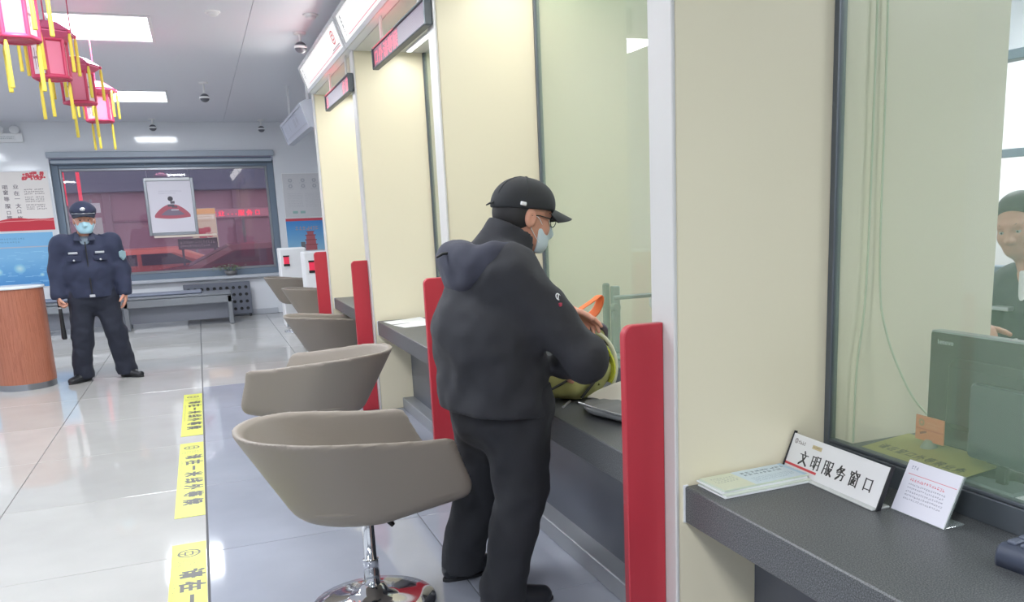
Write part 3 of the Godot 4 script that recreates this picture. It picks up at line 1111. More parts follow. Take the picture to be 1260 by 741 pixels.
func led_sign(z0: float, z1: float, kind: int, label: String) -> void:
	var img := canvas(512, 56, rgb(96, 100, 112))
	var dots := [["口", "外", "请", "等", "候"], ["业", "", "", "", "", "", "务", "窗"]][kind] as Array
	var x := 4
	for ch in dots:
		if ch == "":
			x += 62
			continue
		img.fill_rect(Rect2i(x - 3, 2, 56, 52), rgb(120, 44, 66))
		ink(img, ch, Vector2(x, 3), 50, 5, rgb(255, 46, 92))
		x += 53 if kind == 0 else 62
	for i in 512 / 4:
		img.fill_rect(Rect2i(i * 4, 0, 1, 56), rgb(88, 60, 72))
	for i in 14:
		img.fill_rect(Rect2i(0, i * 4, 512, 1), rgb(88, 60, 72))
	var o := thing("led_display", label, "display", Vector3.ZERO, 0.0, "red letter displays")
	part("housing", frame_box_x(1.138, 1.18, 2.42, 2.55, z0, z1, 0.012), M.frame_dark, o)
	part("back", B(1.155, 2.43, z0 + 0.008, 1.178, 2.54, z1 - 0.008), M.frame_dark, o)
	var fc := MB.new()
	fc.quad(Vector3(1.150, 2.432, z0 + 0.012), Vector3(1.150, 2.432, z1 - 0.012), Vector3(1.150, 2.538, z1 - 0.012), Vector3(1.150, 2.538, z0 + 0.012))
	part("screen", fc, print_mat(img, 0.3, 1.25), o)
	for z in [z0 + 0.2, z1 - 0.2]:
		part("bracket", B(1.160, 2.55, z - 0.015, 1.175, 2.702, z + 0.015, 0.002), M.end_white, o)
	area_light(o, "screen_light", Vector3(1.12, 2.53, lerpf(z0, z1, 0.25)), Vector3(-0.45, 0.9, 0), Vector2((z1 - z0) * 0.45, 0.06), Color(1, 0.2, 0.3), 0.10)

# ---------------------------------------------------------------- tub chairs
func chair_shape() -> MB:
	# local axes: x forward, y up, z sideways
	var s := SDF.new()
	s.lo = Vector3(-0.48, 0.36, -0.36)
	s.hi = Vector3(0.44, 0.80, 0.36)
	return s.mesh(MB.new(), 0.0115, func(p: Vector3) -> float:
		var h := clampf((p.y - 0.385) / 0.36, 0.0, 1.1)
		var w := lerpf(0.225, 0.325, h)
		var xb := lerpf(-0.25, -0.45, h)
		var a := 0.32
		var xc := xb + a
		var d: float
		var az := absf(p.z)
		if p.x < xc:
			var e := Vector2((p.x - xc) / a, az / w)
			var l := e.length()
			d = (l - 1.0) * minf(a, w) if l > 1e-4 else -w
		else:
			d = az - w
		var hollow := maxf(d + lerpf(0.055, 0.034, h), 0.45 - p.y)
		var rim := p.y - lerpf(0.765, 0.705, smoothstep(-0.40, 0.30, p.x))
		var bottom := 0.385 + 0.05 * clampf(p.x / 0.37, 0.0, 1.0) - p.y
		var front := p.x - lerpf(0.375, 0.285, smoothstep(0.42, 0.72, p.y))
		var f := smax(d, bottom, 0.07)
		f = smax(f, rim, 0.012)
		f = smax(f, front, 0.06)
		return smax(f, -hollow, 0.02))

static func smax(a: float, b: float, k: float) -> float:
	var h := maxf(k - absf(a - b), 0.0)
	return maxf(a, b) + h * h * 0.25 / k

func chairs() -> void:
	var o := thing("tub_chair", "nearest taupe leather tub chair, on its chrome disc foot, behind the customer", "chair", Vector3(0.485, 0, -3.2), deg_to_rad(6), "tub chairs at the counters")
	part("shell", chair_shape(), M.leather, o)
	var seat := PackedVector2Array()
	for k in 21:
		var an := PI / 2 + PI * k / 20
		seat.append(Vector2(-0.06 + cos(an) * 0.22, sin(an) * 0.23))
	seat.append(Vector2(0.30, -0.235))
	seat.append(Vector2(0.30, 0.235))
	var sm := MB.new()
	sm.T = Transform3D(Basis(Vector3.RIGHT, PI / 2), Vector3(0, 0.515, 0))
	sm.prism(seat, 0.0, 0.075, 0.02, true)
	part("seat_cushion", sm, M.leather, o)
	part("column", MB.new().lathe([Vector2(0.0, 0.045), Vector2(0.031, 0.045), Vector2(0.031, 0.19), Vector2(0.031, 0.19), Vector2(0.024, 0.195), Vector2(0.024, 0.39), Vector2(0.024, 0.39), Vector2(0.0, 0.39)], 28), M.chrome, o)
	part("foot", MB.new().lathe([Vector2(0.0, 0.0), Vector2(0.243, 0.0), Vector2(0.243, 0.0), Vector2(0.247, 0.006), Vector2(0.24, 0.014), Vector2(0.18, 0.026), Vector2(0.10, 0.040), Vector2(0.06, 0.058), Vector2(0.044, 0.085), Vector2(0.0, 0.09)], 56), M.chrome, o)
	part("collar", MB.new().lathe([Vector2(0.024, 0.365), Vector2(0.045, 0.365), Vector2(0.05, 0.372), Vector2(0.05, 0.392), Vector2(0.0, 0.392)], 24), M.black, o)
	part("lever", MB.new().tube([Vector3(0.03, 0.372, 0.01), Vector3(0.05, 0.366, 0.03), Vector3(0.075, 0.345, 0.05), Vector3(0.085, 0.328, 0.055)], [0.008, 0.014, 0.018, 0.013], 8, 0.6), M.black, o)
	copy_of(o, "second taupe tub chair, turned with its open side to the left", Vector3(0.535, 0, -5.02), deg_to_rad(150))
	var low := copy_of(o, "third taupe tub chair, before the second red fin from the back", Vector3(1.08, 0, -8.1), deg_to_rad(12))
	for c in low.get_children():
		if String(c.name) in ["shell", "seat_cushion", "collar", "lever"]:
			c.position.y -= 0.11
	copy_of(o, "fourth taupe tub chair, beside the white kiosk", Vector3(1.24, 0, -10.05), deg_to_rad(16))
	copy_of(o, "farthest taupe tub chair, right of the perforated steel panel", Vector3(1.20, 0, -12.25), deg_to_rad(14))

# ---------------------------------------------------------------- people; local axes: forward +z, their right hand at -x
func hand(s: SDF, w: Vector3, d: Vector3, pn: Vector3, right: bool, curl: Array, sc := 1.0, spread := 0.0) -> void:
	d = d.normalized()
	pn = (pn - d * pn.dot(d)).normalized()
	var t := d.cross(pn) * (1.0 if right else -1.0)
	var off := [0.027, 0.009, -0.009, -0.026]
	var reach := [0.084, 0.088, 0.084, 0.076]
	var lens := [0.070, 0.078, 0.072, 0.056]
	s.cap(w - d * 0.03 * sc, w + d * 0.02 * sc, 0.026 * sc, 0.025 * sc, 0.02, t, 1.25)
	for i in 4:
		var kn: Vector3 = w + (d * reach[i] + t * off[i]) * sc
		s.cap(w + (d * 0.01 + t * off[i] * 0.65) * sc, kn, 0.0145 * sc, 0.0115 * sc, 0.014)
		var an := 0.0
		var p := kn
		var dd: Vector3 = (d + t * off[i] * spread * 12.0).normalized()
		var r := 0.0098
		for q in 3:
			an += curl[i] * [0.9, 1.1, 0.7][q]
			var v: Vector3 = dd * cos(an) + pn * sin(an)
			var e: Vector3 = p + v * lens[i] * [0.46, 0.31, 0.23][q] * sc
			s.cap(p, e, r * sc, (r - 0.0008) * sc, 0.004)
			p = e
			r -= 0.0009
	var tp := w + (d * 0.022 + t * 0.024) * sc
	var td := (d * 0.62 + t * 0.72 + pn * 0.3).normalized()
	for q in 3:
		var e: Vector3 = tp + td * [0.042, 0.032, 0.026][q] * sc
		s.cap(tp, e, [0.0145, 0.0115, 0.0105][q] * sc, [0.0115, 0.0105, 0.009][q] * sc, [0.012, 0.004, 0.004][q])
		tp = e
		td = (td + d * 0.3 + pn * curl[4] * 0.5).normalized()

func head_shape(s: SDF, c: Vector3, b: Basis, neck: Vector3) -> void:
	s.ell(c + b * Vector3(0, 0.025, -0.012), Vector3(0.077, 0.094, 0.096), b, 0.01)
	s.ell(c + b * Vector3(0, -0.030, 0.022), Vector3(0.063, 0.086, 0.072), b, 0.03)
	s.ell(c + b * Vector3(0, -0.078, 0.046), Vector3(0.044, 0.034, 0.044), b, 0.03)
	s.ell(c + b * Vector3(-0.036, -0.028, 0.062), Vector3(0.024, 0.026, 0.022), b, 0.02)
	s.ell(c + b * Vector3(0.036, -0.028, 0.062), Vector3(0.024, 0.026, 0.022), b, 0.02)
	s.cap(c + b * Vector3(-0.034, 0.024, 0.076), c + b * Vector3(0.034, 0.024, 0.076), 0.013, 0.013, 0.02)
	s.ell(c + b * Vector3(-0.031, 0.002, 0.098), Vector3(0.017, 0.011, 0.016), b, 0.010, 1)
	s.ell(c + b * Vector3(0.031, 0.002, 0.098), Vector3(0.017, 0.011, 0.016), b, 0.010, 1)
	s.cap(c + b * Vector3(0, 0.006, 0.088), c + b * Vector3(0, -0.030, 0.106), 0.009, 0.013, 0.014)
	s.cap(c + b * Vector3(-0.013, -0.034, 0.096), c + b * Vector3(0.013, -0.034, 0.096), 0.008, 0.008, 0.008)
	s.cap(c + b * Vector3(-0.019, -0.060, 0.084), c + b * Vector3(0.019, -0.060, 0.084), 0.008, 0.008, 0.006)
	s.cap(c + b * Vector3(-0.016, -0.069, 0.083), c + b * Vector3(0.016, -0.069, 0.083), 0.008, 0.008, 0.005)
	for sx in [-1.0, 1.0]:
		s.ell(c + b * Vector3(0.079 * sx, -0.004, -0.012), Vector3(0.010, 0.033, 0.021), b, 0.008)
		s.ell(c + b * Vector3(0.090 * sx, -0.002, -0.008), Vector3(0.008, 0.020, 0.010), b, 0.006, 1)
	s.cap(neck, c + b * Vector3(0, -0.055, -0.022), 0.058, 0.052, 0.03)

func body_mesh(J: Dictionary, fine: float) -> MB:
	var mb := MB.new()
	var s := SDF.new()
	s.cap(J.pelvis, J.chest, 0.105, 0.115, 0.03, Vector3.RIGHT, 1.3)
	s.cap(J.chest, J.neck, 0.115, 0.06, 0.03, Vector3.RIGHT, 1.2)
	s.cap(J.rs, J.ls, 0.05, 0.05, 0.03)
	for q in [["rs", "re", "rw"], ["ls", "le", "lw"]]:
		s.cap(J[q[0]], J[q[1]], 0.046, 0.036, 0.02)
		s.cap(J[q[1]], J[q[2]], 0.036, 0.026, 0.01)
	for q in [["rh", "rk", "ra"], ["lh", "lk", "la"]]:
		s.cap(J[q[0]], J[q[1]], 0.075, 0.052, 0.02)
		s.cap(J[q[1]], J[q[2]], 0.050, 0.036, 0.01)
	s.mesh(mb, 0.015)
	var h := SDF.new()
	h.unit = J.hb.get_scale().x
	head_shape(h, J.head, J.hb, J.neck)
	h.mesh(mb, fine)
	for right in [true, false]:
		var g := SDF.new()
		var w: Vector3 = J.rw if right else J.lw
		var e: Vector3 = J.re if right else J.le
		var spec: Array = J.rhand if right else J.lhand
		g.cap(w + (e - w).normalized() * 0.08, w, 0.029, 0.026, 0.01)
		hand(g, w, spec[0], spec[1], right, spec[2], J.get("hand_size", 1.0))
		g.mesh(mb, fine * 0.85)
	return mb

func eyes(o: Node3D, c: Vector3, b: Basis) -> void:
	for sx in [-1.0, 1.0]:
		part("eye", MB.new().ball(c + b * Vector3(0.031 * sx, 0.002, 0.0755), Vector3.ONE * 0.0122, 14, 10), mat(rgb(186, 182, 178), 0.3), o)
		part("iris", MB.new().ball(c + b * Vector3(0.031 * sx, 0.001, 0.0815), Vector3(0.0068, 0.0068, 0.007), 12, 8), mat(rgb(28, 22, 20), 0.7), o)
		part("eyelid", MB.new().ball(c + b * Vector3(0.031 * sx, 0.0085, 0.0745), Vector3(0.0145, 0.0105, 0.0138), 14, 10), M.skin, o)
		part("eyebrow", MB.new().tube([c + b * Vector3(0.014 * sx, 0.026, 0.090), c + b * Vector3(0.032 * sx, 0.031, 0.086), c + b * Vector3(0.050 * sx, 0.026, 0.074)], [0.003, 0.004, 0.002], 6), M.hair, o)

func face_mask(o: Node3D, c: Vector3, b: Basis, m: Material, cell: float, rear := 0.036, wide := 0.066) -> void:
	var s := SDF.new()
	s.unit = b.get_scale().x
	s.ell(c + b * Vector3(0, -0.038, 0.026), Vector3(wide, 0.082, 0.076), b, 0.01)
	s.ell(c + b * Vector3(0, -0.082, 0.048), Vector3(0.048, 0.038, 0.048), b, 0.03)
	s.cap(c + b * Vector3(0, -0.008, 0.094), c + b * Vector3(0, -0.040, 0.112), 0.011, 0.013, 0.03)
	s.cut(c + b * Vector3(0, -0.014, 0.09), b * Vector3(0, 1, -0.25))
	s.cut(c + b * Vector3(0, 0, rear), b * Vector3(0, -0.12, -1))
	s.cut(c + b * Vector3(0, -0.112, 0), b * Vector3(0, -1, 0))
	part("face_mask", s.mesh(MB.new(), cell), m, o)
	for sx in [-1.0, 1.0]:
		var ear := c + b * Vector3(0.083 * sx, 0.004, -0.020)
		part("ear_loop", MB.new().tube(smooth_path([c + b * Vector3(0.060 * sx, -0.024, 0.050), c + b * Vector3(0.076 * sx, 0.004, 0.018), ear, c + b * Vector3(0.080 * sx, -0.036, -0.006), c + b * Vector3(0.062 * sx, -0.078, 0.040)], 5), 0.0016, 6), M.white, o)

func shoes(o: Node3D, J: Dictionary, cell: float) -> void:
	for q in [[J.ra, J.rtoe], [J.la, J.ltoe]]:
		var a: Vector3 = q[0]
		var d: Vector3 = q[1].normalized()
		var side := d.cross(Vector3.UP)
		var g := Vector3(a.x, 0, a.z)
		var s := SDF.new()
		s.cap(g - d * 0.05 + Vector3.UP * 0.045, g + d * 0.04 + Vector3.UP * 0.055, 0.042, 0.042, 0.02)
		s.cap(g + d * 0.04 + Vector3.UP * 0.050, g + d * 0.16 + Vector3.UP * 0.028, 0.042, 0.036, 0.03, side, 1.15)
		s.cap(a, g + Vector3.UP * 0.05, 0.044, 0.042, 0.02)
		s.cut(Vector3(0, 0.0, 0), Vector3.DOWN)
		s.cut(Vector3(0, 0.105, 0), Vector3.UP)
		var sh := part("shoe", s.mesh(MB.new(), cell), M.shoe, o)
		var sole := MB.new()
		var pl := PackedVector2Array()
		for k in 24:
			var an := TAU * k / 24
			var f := cos(an)
			pl.append(Vector2(0.055 + f * 0.148, sin(an) * (0.046 if f > 0 else 0.042)))
		sole.T = Transform3D(Basis(d, -side, Vector3.UP), g)
		sole.prism(pl, 0.0, 0.016, 0.003, true)
		part("sole", sole, M.black, sh)

func trousers_shape(J: Dictionary, r: Array, top: float, cell: float, hem := 0.05) -> MB:
	var s := SDF.new()
	s.cap(J.pelvis + Vector3(0, 0.06, 0), J.pelvis - Vector3(0, 0.10, 0), r[0], r[0], 0.04, Vector3.RIGHT, r[4])
	for q in [["rh", "rk", "ra"], ["lh", "lk", "la"]]:
		s.cap(J[q[0]], J[q[1]], r[1], r[2], 0.05)
		s.cap(J[q[1]], J[q[2]], r[2], r[3], 0.03)
		s.cap(J[q[2]], J[q[2]] - Vector3(0, 0.06, 0), r[3], r[3] * 1.05, 0.02)
	s.cut(Vector3(0, top, 0), Vector3.UP)
	s.cut(Vector3(0, hem, 0), Vector3.DOWN)
	s.noise = folds
	s.amp = 0.016
	return s.mesh(MB.new(), cell)

var folds := FastNoiseLite.new()

func people() -> void:
	folds.seed = 77
	folds.frequency = 5.5
	folds.fractal_octaves = 2
	customer()
	guard()
	teller()

func customer() -> void:
	var o := thing("person", "person in black jacket and cap leaning over the counter, packing a bag", "person", Vector3(1.0, 0, -3.1), PI / 2)
	var hb := (Basis(Vector3.UP, 0.12) * Basis(Vector3.RIGHT, 0.20)).scaled(Vector3.ONE * 1.10)
	var J := {
		"pelvis": Vector3(0, 0.86, -0.01), "chest": Vector3(0, 1.18, 0.0), "neck": Vector3(0, 1.36, 0.06), "head": Vector3(0.005, 1.478, 0.150), "hb": hb,
		"rs": Vector3(-0.17, 1.285, 0.035), "re": Vector3(-0.30, 0.965, 0.255), "rw": Vector3(-0.08, 0.915, 0.262),
		"ls": Vector3(0.17, 1.29, 0.05), "le": Vector3(0.27, 1.03, 0.26), "lw": Vector3(0.115, 1.092, 0.365),
		"rh": Vector3(-0.078, 0.80, 0.062), "rk": Vector3(-0.125, 0.47, 0.045), "ra": Vector3(-0.17, 0.09, -0.065),
		"lh": Vector3(0.10, 0.84, -0.02), "lk": Vector3(0.13, 0.47, -0.03), "la": Vector3(0.185, 0.09, -0.125),
		"rtoe": Vector3(-0.05, 0, 1), "ltoe": Vector3(0.15, 0, 1),
		"rhand": [Vector3(0.9, -0.15, 0.1), Vector3(0.1, 0.1, 1.0), [0.5, 0.55, 0.6, 0.6, 0.6]],
		"lhand": [Vector3(-0.25, -0.38, 0.9), Vector3(-0.45, -0.75, -0.35), [0.25, 0.4, 0.5, 0.55, 0.6]],
	}
	part("body", body_mesh(J, 0.0042), M.skin, o)
	eyes(o, J.head, hb)
	# jacket: trunk, shoulders, sleeves, high collar
	var s := SDF.new()
	s.cap(Vector3(0, 0.70, 0.0), Vector3(0, 1.06, -0.015), 0.214, 0.205, 0.03, Vector3.RIGHT, 1.18)
	s.cap(Vector3(0, 1.06, -0.015), Vector3(0, 1.22, 0.0), 0.205, 0.165, 0.05, Vector3.RIGHT, 1.2)
	s.cap(Vector3(-0.155, 1.275, 0.02), Vector3(0.155, 1.28, 0.03), 0.095, 0.095, 0.08)
	s.cap(Vector3(0, 1.30, 0.03), Vector3(0.0, 1.40, 0.09), 0.115, 0.098, 0.05)
	s.cap(Vector3(0.0, 1.40, 0.09), Vector3(0.0, 1.50, 0.15), 0.098, 0.098, 0.02)
	s.chain([J.rs, J.re, J.rw + Vector3(-0.02, 0, 0)], [0.092, 0.074, 0.060], 0.05)
	s.chain([J.ls, J.le, J.lw + Vector3(0.03, -0.012, -0.02)], [0.092, 0.076, 0.058], 0.05)
	# collar opening
	s.cap(Vector3(0, 1.405, 0.115), Vector3(0.0, 1.56, 0.165), 0.080, 0.098, 0.012, Vector3.ZERO, 1.0, 1)
	s.cut(Vector3(0, 1.452, 0.09), Vector3(0, 0.90, 0.46), 0.008)
	s.cut(Vector3(0, 0.755, 0.0), Vector3(0, -1, -0.10), 0.012)
	s.noise = folds
	s.amp = 0.014
	part("jacket", s.mesh(MB.new(), 0.0095), M.jacket, o)
	# hood lying on the back
	var h := SDF.new()
	h.chain([Vector3(-0.135, 1.350, 0.07), Vector3(-0.150, 1.345, -0.03), Vector3(-0.09, 1.345, -0.100), Vector3(0, 1.342, -0.122), Vector3(0.09, 1.345, -0.100), Vector3(0.15, 1.345, -0.02), Vector3(0.13, 1.355, 0.07)], [0.030, 0.040, 0.044, 0.046, 0.044, 0.040, 0.030], 0.05)
	h.ell(Vector3(0, 1.285, -0.120), Vector3(0.165, 0.095, 0.056), Basis(), 0.06)
	h.ell(Vector3(-0.150, 1.305, 0.01), Vector3(0.052, 0.060, 0.100), Basis(), 0.06)
	h.noise = folds
	h.amp = 0.012
	part("hood", h.mesh(MB.new(), 0.009), M.hood, o)
	part("hood_cord", MB.new().tube([Vector3(-0.05, 1.365, -0.15), Vector3(-0.055, 1.362, -0.19), Vector3(-0.06, 1.350, -0.215)], [0.006, 0.006, 0.004], 6), M.black, o)
	# sleeve patch: a pale ring over a red tab
	var pn := Vector3(-0.80, 0.36, 0.48).normalized()
	var pc := Vector3(-0.222, 1.168, 0.117) + pn * 0.088
	var pb := Basis.looking_at(-pn, Vector3.UP)
	var rg := MB.new()
	for k in 16:
		var a0 := TAU * k / 16
		var a1 := TAU * (k + 1) / 16
		rg.tube([pc + pb * Vector3(cos(a0) * 0.012, sin(a0) * 0.012, 0), pc + pb * Vector3(cos(a1) * 0.012, sin(a1) * 0.012, 0)], 0.002, 5)
	rg.tube([pc + pb * Vector3(-0.005, -0.008, 0), pc + pb * Vector3(0.005, 0.008, 0)], 0.002, 5)
	part("sleeve_badge", rg, M.white, o, "small white ring badge on the upper sleeve")
	var rt := MB.new()
	rt.T = Transform3D(pb, pc + pb * Vector3(0.004, -0.03, -0.004) + pn * 0.006)
	rt.box(Vector3(-0.018, -0.007, -0.003), Vector3(0.018, 0.007, 0.003), 0.002)
	part("sleeve_tab", rt, mat(rgb(150, 30, 60), 0.6), o, "dark red tab under the sleeve badge")
	part("trousers", trousers_shape(J, [0.172, 0.142, 0.102, 0.082, 1.05], 0.86, 0.0105, 0.03), M.trousers, o)
	shoes(o, J, 0.006)
	cap_shape(o, J.head, hb)
	var hs := SDF.new()
	hs.unit = 1.10
	hs.ell(J.head + hb * Vector3(0, 0.015, -0.020), Vector3(0.080, 0.096, 0.095), hb, 0.01)
	hs.cut(J.head + hb * Vector3(0, 0, 0.016), hb * Vector3(0, 0, 1))
	hs.cut(J.head + hb * Vector3(0, -0.055, -0.05), hb * Vector3(0, -1, 0.7))
	hs.ell(J.head + hb * Vector3(-0.085, -0.006, 0.0), Vector3(0.02, 0.036, 0.028), hb, 0.006, 1)
	hs.ell(J.head + hb * Vector3(0.085, -0.006, 0.0), Vector3(0.02, 0.036, 0.028), hb, 0.006, 1)
	part("hair", hs.mesh(MB.new(), 0.005), M.hair, o)
	face_mask(o, J.head, hb, M.mask_pale, 0.004, 0.026)
	# glasses
	var gl := MB.new()
	for sx in [-1.0, 1.0]:
		var pts := []
		for k in 17:
			var an := TAU * k / 16
			pts.append(J.head + hb * Vector3(sx * 0.034 + cos(an) * 0.025, 0.0 + sin(an) * 0.017, 0.106 - absf(sx * 0.034 + cos(an) * 0.025) * 0.15))
		gl.tube(pts, 0.0018, 6)
		gl.tube([J.head + hb * Vector3(sx * 0.059, 0.006, 0.097), J.head + hb * Vector3(sx * 0.080, 0.010, 0.02), J.head + hb * Vector3(sx * 0.082, 0.004, -0.02)], 0.0022, 6)
	gl.tube([J.head + hb * Vector3(-0.009, 0.003, 0.105), J.head + hb * Vector3(0.009, 0.003, 0.105)], 0.0018, 6)
	part("glasses", gl, M.black, o)

func cap_shape(o: Node3D, c: Vector3, b: Basis) -> void:
	var s := SDF.new()
	s.unit = b.get_scale().x
	s.ell(c + b * Vector3(0, 0.036, -0.012), Vector3(0.090, 0.100, 0.112), b, 0.01)
	s.ell(c + b * Vector3(0, 0.055, 0.030), Vector3(0.078, 0.072, 0.074), b, 0.03)
	s.cut(c + b * Vector3(0, 0.028, 0.0), b * Vector3(0, -1, 0.10), 0.006)
	var cp := part("cap", s.mesh(MB.new(), 0.0055), M.cap_black, o)
	var vis := MB.new().sheet(14, 6, func(u: float, v: float) -> Vector3:
		var x := (u - 0.5) * 2.0
		var out := sqrt(maxf(0.0, 1.0 - x * x * 0.82))
		return c + b * Vector3(x * 0.082 * (1.0 - v * 0.16), 0.046 - x * x * 0.026 - v * 0.022, 0.060 + (out - 0.42) * 0.062 + v * 0.090 * out), 0.005)
	part("visor", vis, M.cap_black, cp)
	part("button", MB.new().ball(c + b * Vector3(0, 0.136, -0.010), Vector3(0.008, 0.005, 0.008), 10, 6), M.cap_black, cp)
	# seams of the panels
	for k in 3:
		var pts := []
		var an := PI * k / 3.0 + 0.26
		for q in 13:
			var e := -0.95 + 1.9 * q / 12
			pts.append(c + b * (Vector3(0, 0.036, -0.012) + Vector3(sin(e * 1.35) * cos(an) * 0.091, cos(e * 1.35) * 0.101, sin(e * 1.35) * sin(an) * 0.113)))
		part("seam", MB.new().tube(pts, 0.0016, 5), M.cap_black, cp)
	var lg := MB.new()
	lg.T = Transform3D(b * Basis(Vector3.UP, -1.30), c + b * Vector3(-0.0895, 0.038, -0.052))
	lg.box(Vector3(-0.012, -0.006, -0.003), Vector3(0.012, 0.006, 0.005), 0.002)
	part("cap_tag", lg, M.white, cp, "small white tag on the cap's side")
	part("cap_strap", MB.new().tube([c + b * Vector3(0.0, 0.035, -0.118), c + b * Vector3(-0.01, 0.028, -0.135), c + b * Vector3(-0.012, 0.018, -0.150)], [0.008, 0.007, 0.004], 8, 0.5), M.cap_black, cp)

func guard() -> void:
	var o := thing("person", "person in dark blue guard uniform with peaked cap, standing in the hall", "person", Vector3(-1.04, 0, -9.6), 0.10)
	var hb := Basis(Vector3.RIGHT, 0.05).scaled(Vector3.ONE * 1.14)
	var J := {
		"pelvis": Vector3(0, 0.92, 0), "chest": Vector3(0, 1.24, 0), "neck": Vector3(0, 1.42, 0.0), "head": Vector3(0.02, 1.585, 0.03), "hb": hb,
		"rs": Vector3(-0.225, 1.362, 0), "re": Vector3(-0.275, 1.10, -0.02), "rw": Vector3(-0.292, 0.875, 0.05),
		"ls": Vector3(0.235, 1.362, 0), "le": Vector3(0.288, 1.10, -0.02), "lw": Vector3(0.292, 0.875, 0.05),
		"rh": Vector3(-0.105, 0.88, 0), "rk": Vector3(-0.135, 0.48, 0.02), "ra": Vector3(-0.175, 0.085, -0.01),
		"lh": Vector3(0.105, 0.88, 0), "lk": Vector3(0.155, 0.48, 0.02), "la": Vector3(0.215, 0.085, -0.01),
		"rtoe": Vector3(-0.75, 0, 0.8), "ltoe": Vector3(0.75, 0, 0.8),
		"rhand": [Vector3(0.05, -1, 0.15), Vector3(1, 0, 0.1), [0.9, 1.0, 1.0, 1.0, 0.9]],
		"lhand": [Vector3(-0.05, -1, 0.1), Vector3(-1, 0, -0.2), [0.3, 0.35, 0.4, 0.45, 0.3]], "hand_size": 1.1,
	}
	part("body", body_mesh(J, 0.0055), M.skin, o)
	eyes(o, J.head, hb)
	var s := SDF.new()
	s.cap(Vector3(0, 0.78, 0.0), Vector3(0, 1.10, 0.015), 0.168, 0.168, 0.03, Vector3.RIGHT, 1.28)
	s.cap(Vector3(0, 1.10, 0.015), Vector3(0, 1.26, 0.0), 0.168, 0.14, 0.05, Vector3.RIGHT, 1.4)
	s.cap(Vector3(-0.19, 1.365, -0.01), Vector3(0.19, 1.365, -0.01), 0.080, 0.080, 0.06)
	s.cap(Vector3(0, 1.36, -0.01), Vector3(0.0, 1.44, 0.0), 0.10, 0.082, 0.05)
	s.chain([J.rs, J.re, J.rw], [0.088, 0.078, 0.066], 0.05)
	s.chain([J.ls, J.le, J.lw], [0.088, 0.078, 0.066], 0.05)
	# open neck
	s.cap(Vector3(0, 1.40, 0.10), Vector3(0, 1.52, 0.06), 0.045, 0.085, 0.01, Vector3.ZERO, 1.0, 1)
	s.cap(Vector3(0, 1.44, 0.0), Vector3(0, 1.56, 0.0), 0.066, 0.075, 0.01, Vector3.ZERO, 1.0, 1)
	s.cut(Vector3(0, 1.475, 0.0), Vector3(0, 1, 0.2), 0.008)
	s.cut(Vector3(0, 0.835, 0.0), Vector3(0, -1, 0), 0.012)
	s.noise = folds
	s.amp = 0.012
	var ja := part("jacket", s.mesh(MB.new(), 0.0115), M.uniform, o)
	# collar wings, pocket flaps, badges
	for sx in [-1.0, 1.0]:
		var cw := MB.new()
		cw.T = Transform3D(Basis(Vector3(0.55 * sx, -0.8, 0.2).normalized(), 0.0).orthonormalized(), Vector3.ZERO)
		var a := Vector3(0.075 * sx, 1.475, 0.02)
		var q := Vector3(0.050 * sx, 1.455, 0.085)
		var r := Vector3(0.022 * sx, 1.385, 0.150)
		var t := Vector3(0.095 * sx, 1.395, 0.128)
		cw = MB.new()
		cw.quad(a, q, r, t, Vector3(0, 1.40, 0))
		cw.quad(a - Vector3(0, 0, 0.008), q - Vector3(0, 0, 0.008), r - Vector3(0, 0, 0.008), t - Vector3(0, 0, 0.008), Vector3(0, 1.43, 0.3))
		part("collar_wing", cw, M.uniform, ja)
		part("pocket_flap", B(sx * 0.115 - 0.062, 1.195, 0.150, sx * 0.115 + 0.062, 1.245, 0.172, 0.004), M.uniform, ja)
		part("pocket_button", MB.new().ball(Vector3(sx * 0.115, 1.205, 0.174), Vector3(0.010, 0.010, 0.005), 10, 6), M.silver, ja)
		part("chest_badge", B(sx * 0.115 - 0.040, 1.264, 0.150, sx * 0.115 + 0.040, 1.284, 0.170, 0.003), M.silver, ja, "silver chest bar")
		var ep := MB.new()
		ep.T = Transform3D(Basis(Vector3.BACK, -0.30 * sx), Vector3(0.175 * sx, 1.428, 0.0))
		ep.box(Vector3(-0.055, -0.004, -0.028), Vector3(0.055, 0.006, 0.028), 0.003)
		var epp := part("epaulette", ep, M.uniform, ja)
		var em := MB.new()
		em.T = ep.T
		em.box(Vector3(0.012 * sx - 0.012, 0.004, -0.024), Vector3(0.012 * sx + 0.012, 0.010, 0.034), 0.002)
		part("rank_mark", em, M.white, epp)
	var ap := MB.new()
	ap.T = Transform3D(Basis(Vector3.UP, 0.75), Vector3(0.312, 1.235, 0.058))
	ap.prism(PackedVector2Array([Vector2(-0.035, 0.03), Vector2(-0.035, -0.02), Vector2(0, -0.055), Vector2(0.035, -0.02), Vector2(0.035, 0.03), Vector2(0, 0.042)]), -0.01, 0.012, 0.003)
	part("arm_patch", ap, mat(rgb(140, 168, 176), 0.7), ja, "pale shield patch on the left sleeve")
	part("zip", B(-0.006, 0.88, 0.15, 0.006, 1.38, 0.193, 0.003), M.black, ja)
	var tr := part("trousers", trousers_shape(J, [0.150, 0.118, 0.098, 0.090, 1.3], 0.95, 0.012, 0.03), M.uniform_legs, o)
	part("belt_buckle", B(-0.024, 0.845, 0.150, 0.024, 0.870, 0.192, 0.003), M.silver, tr)
	var shirt := SDF.new()
	shirt.cap(Vector3(0, 1.34, 0.02), Vector3(0, 1.42, 0.01), 0.09, 0.066, 0.02)
	shirt.cut(Vector3(0, 1.425, 0), Vector3(0, 1, -0.1))
	part("shirt", shirt.mesh(MB.new(), 0.008), mat(rgb(120, 134, 146), 0.8), o)
	shoes(o, J, 0.008)
	# cap with a short peak and silver badge
	var c: Vector3 = J.head
	var cs := SDF.new()
	cs.unit = 1.12
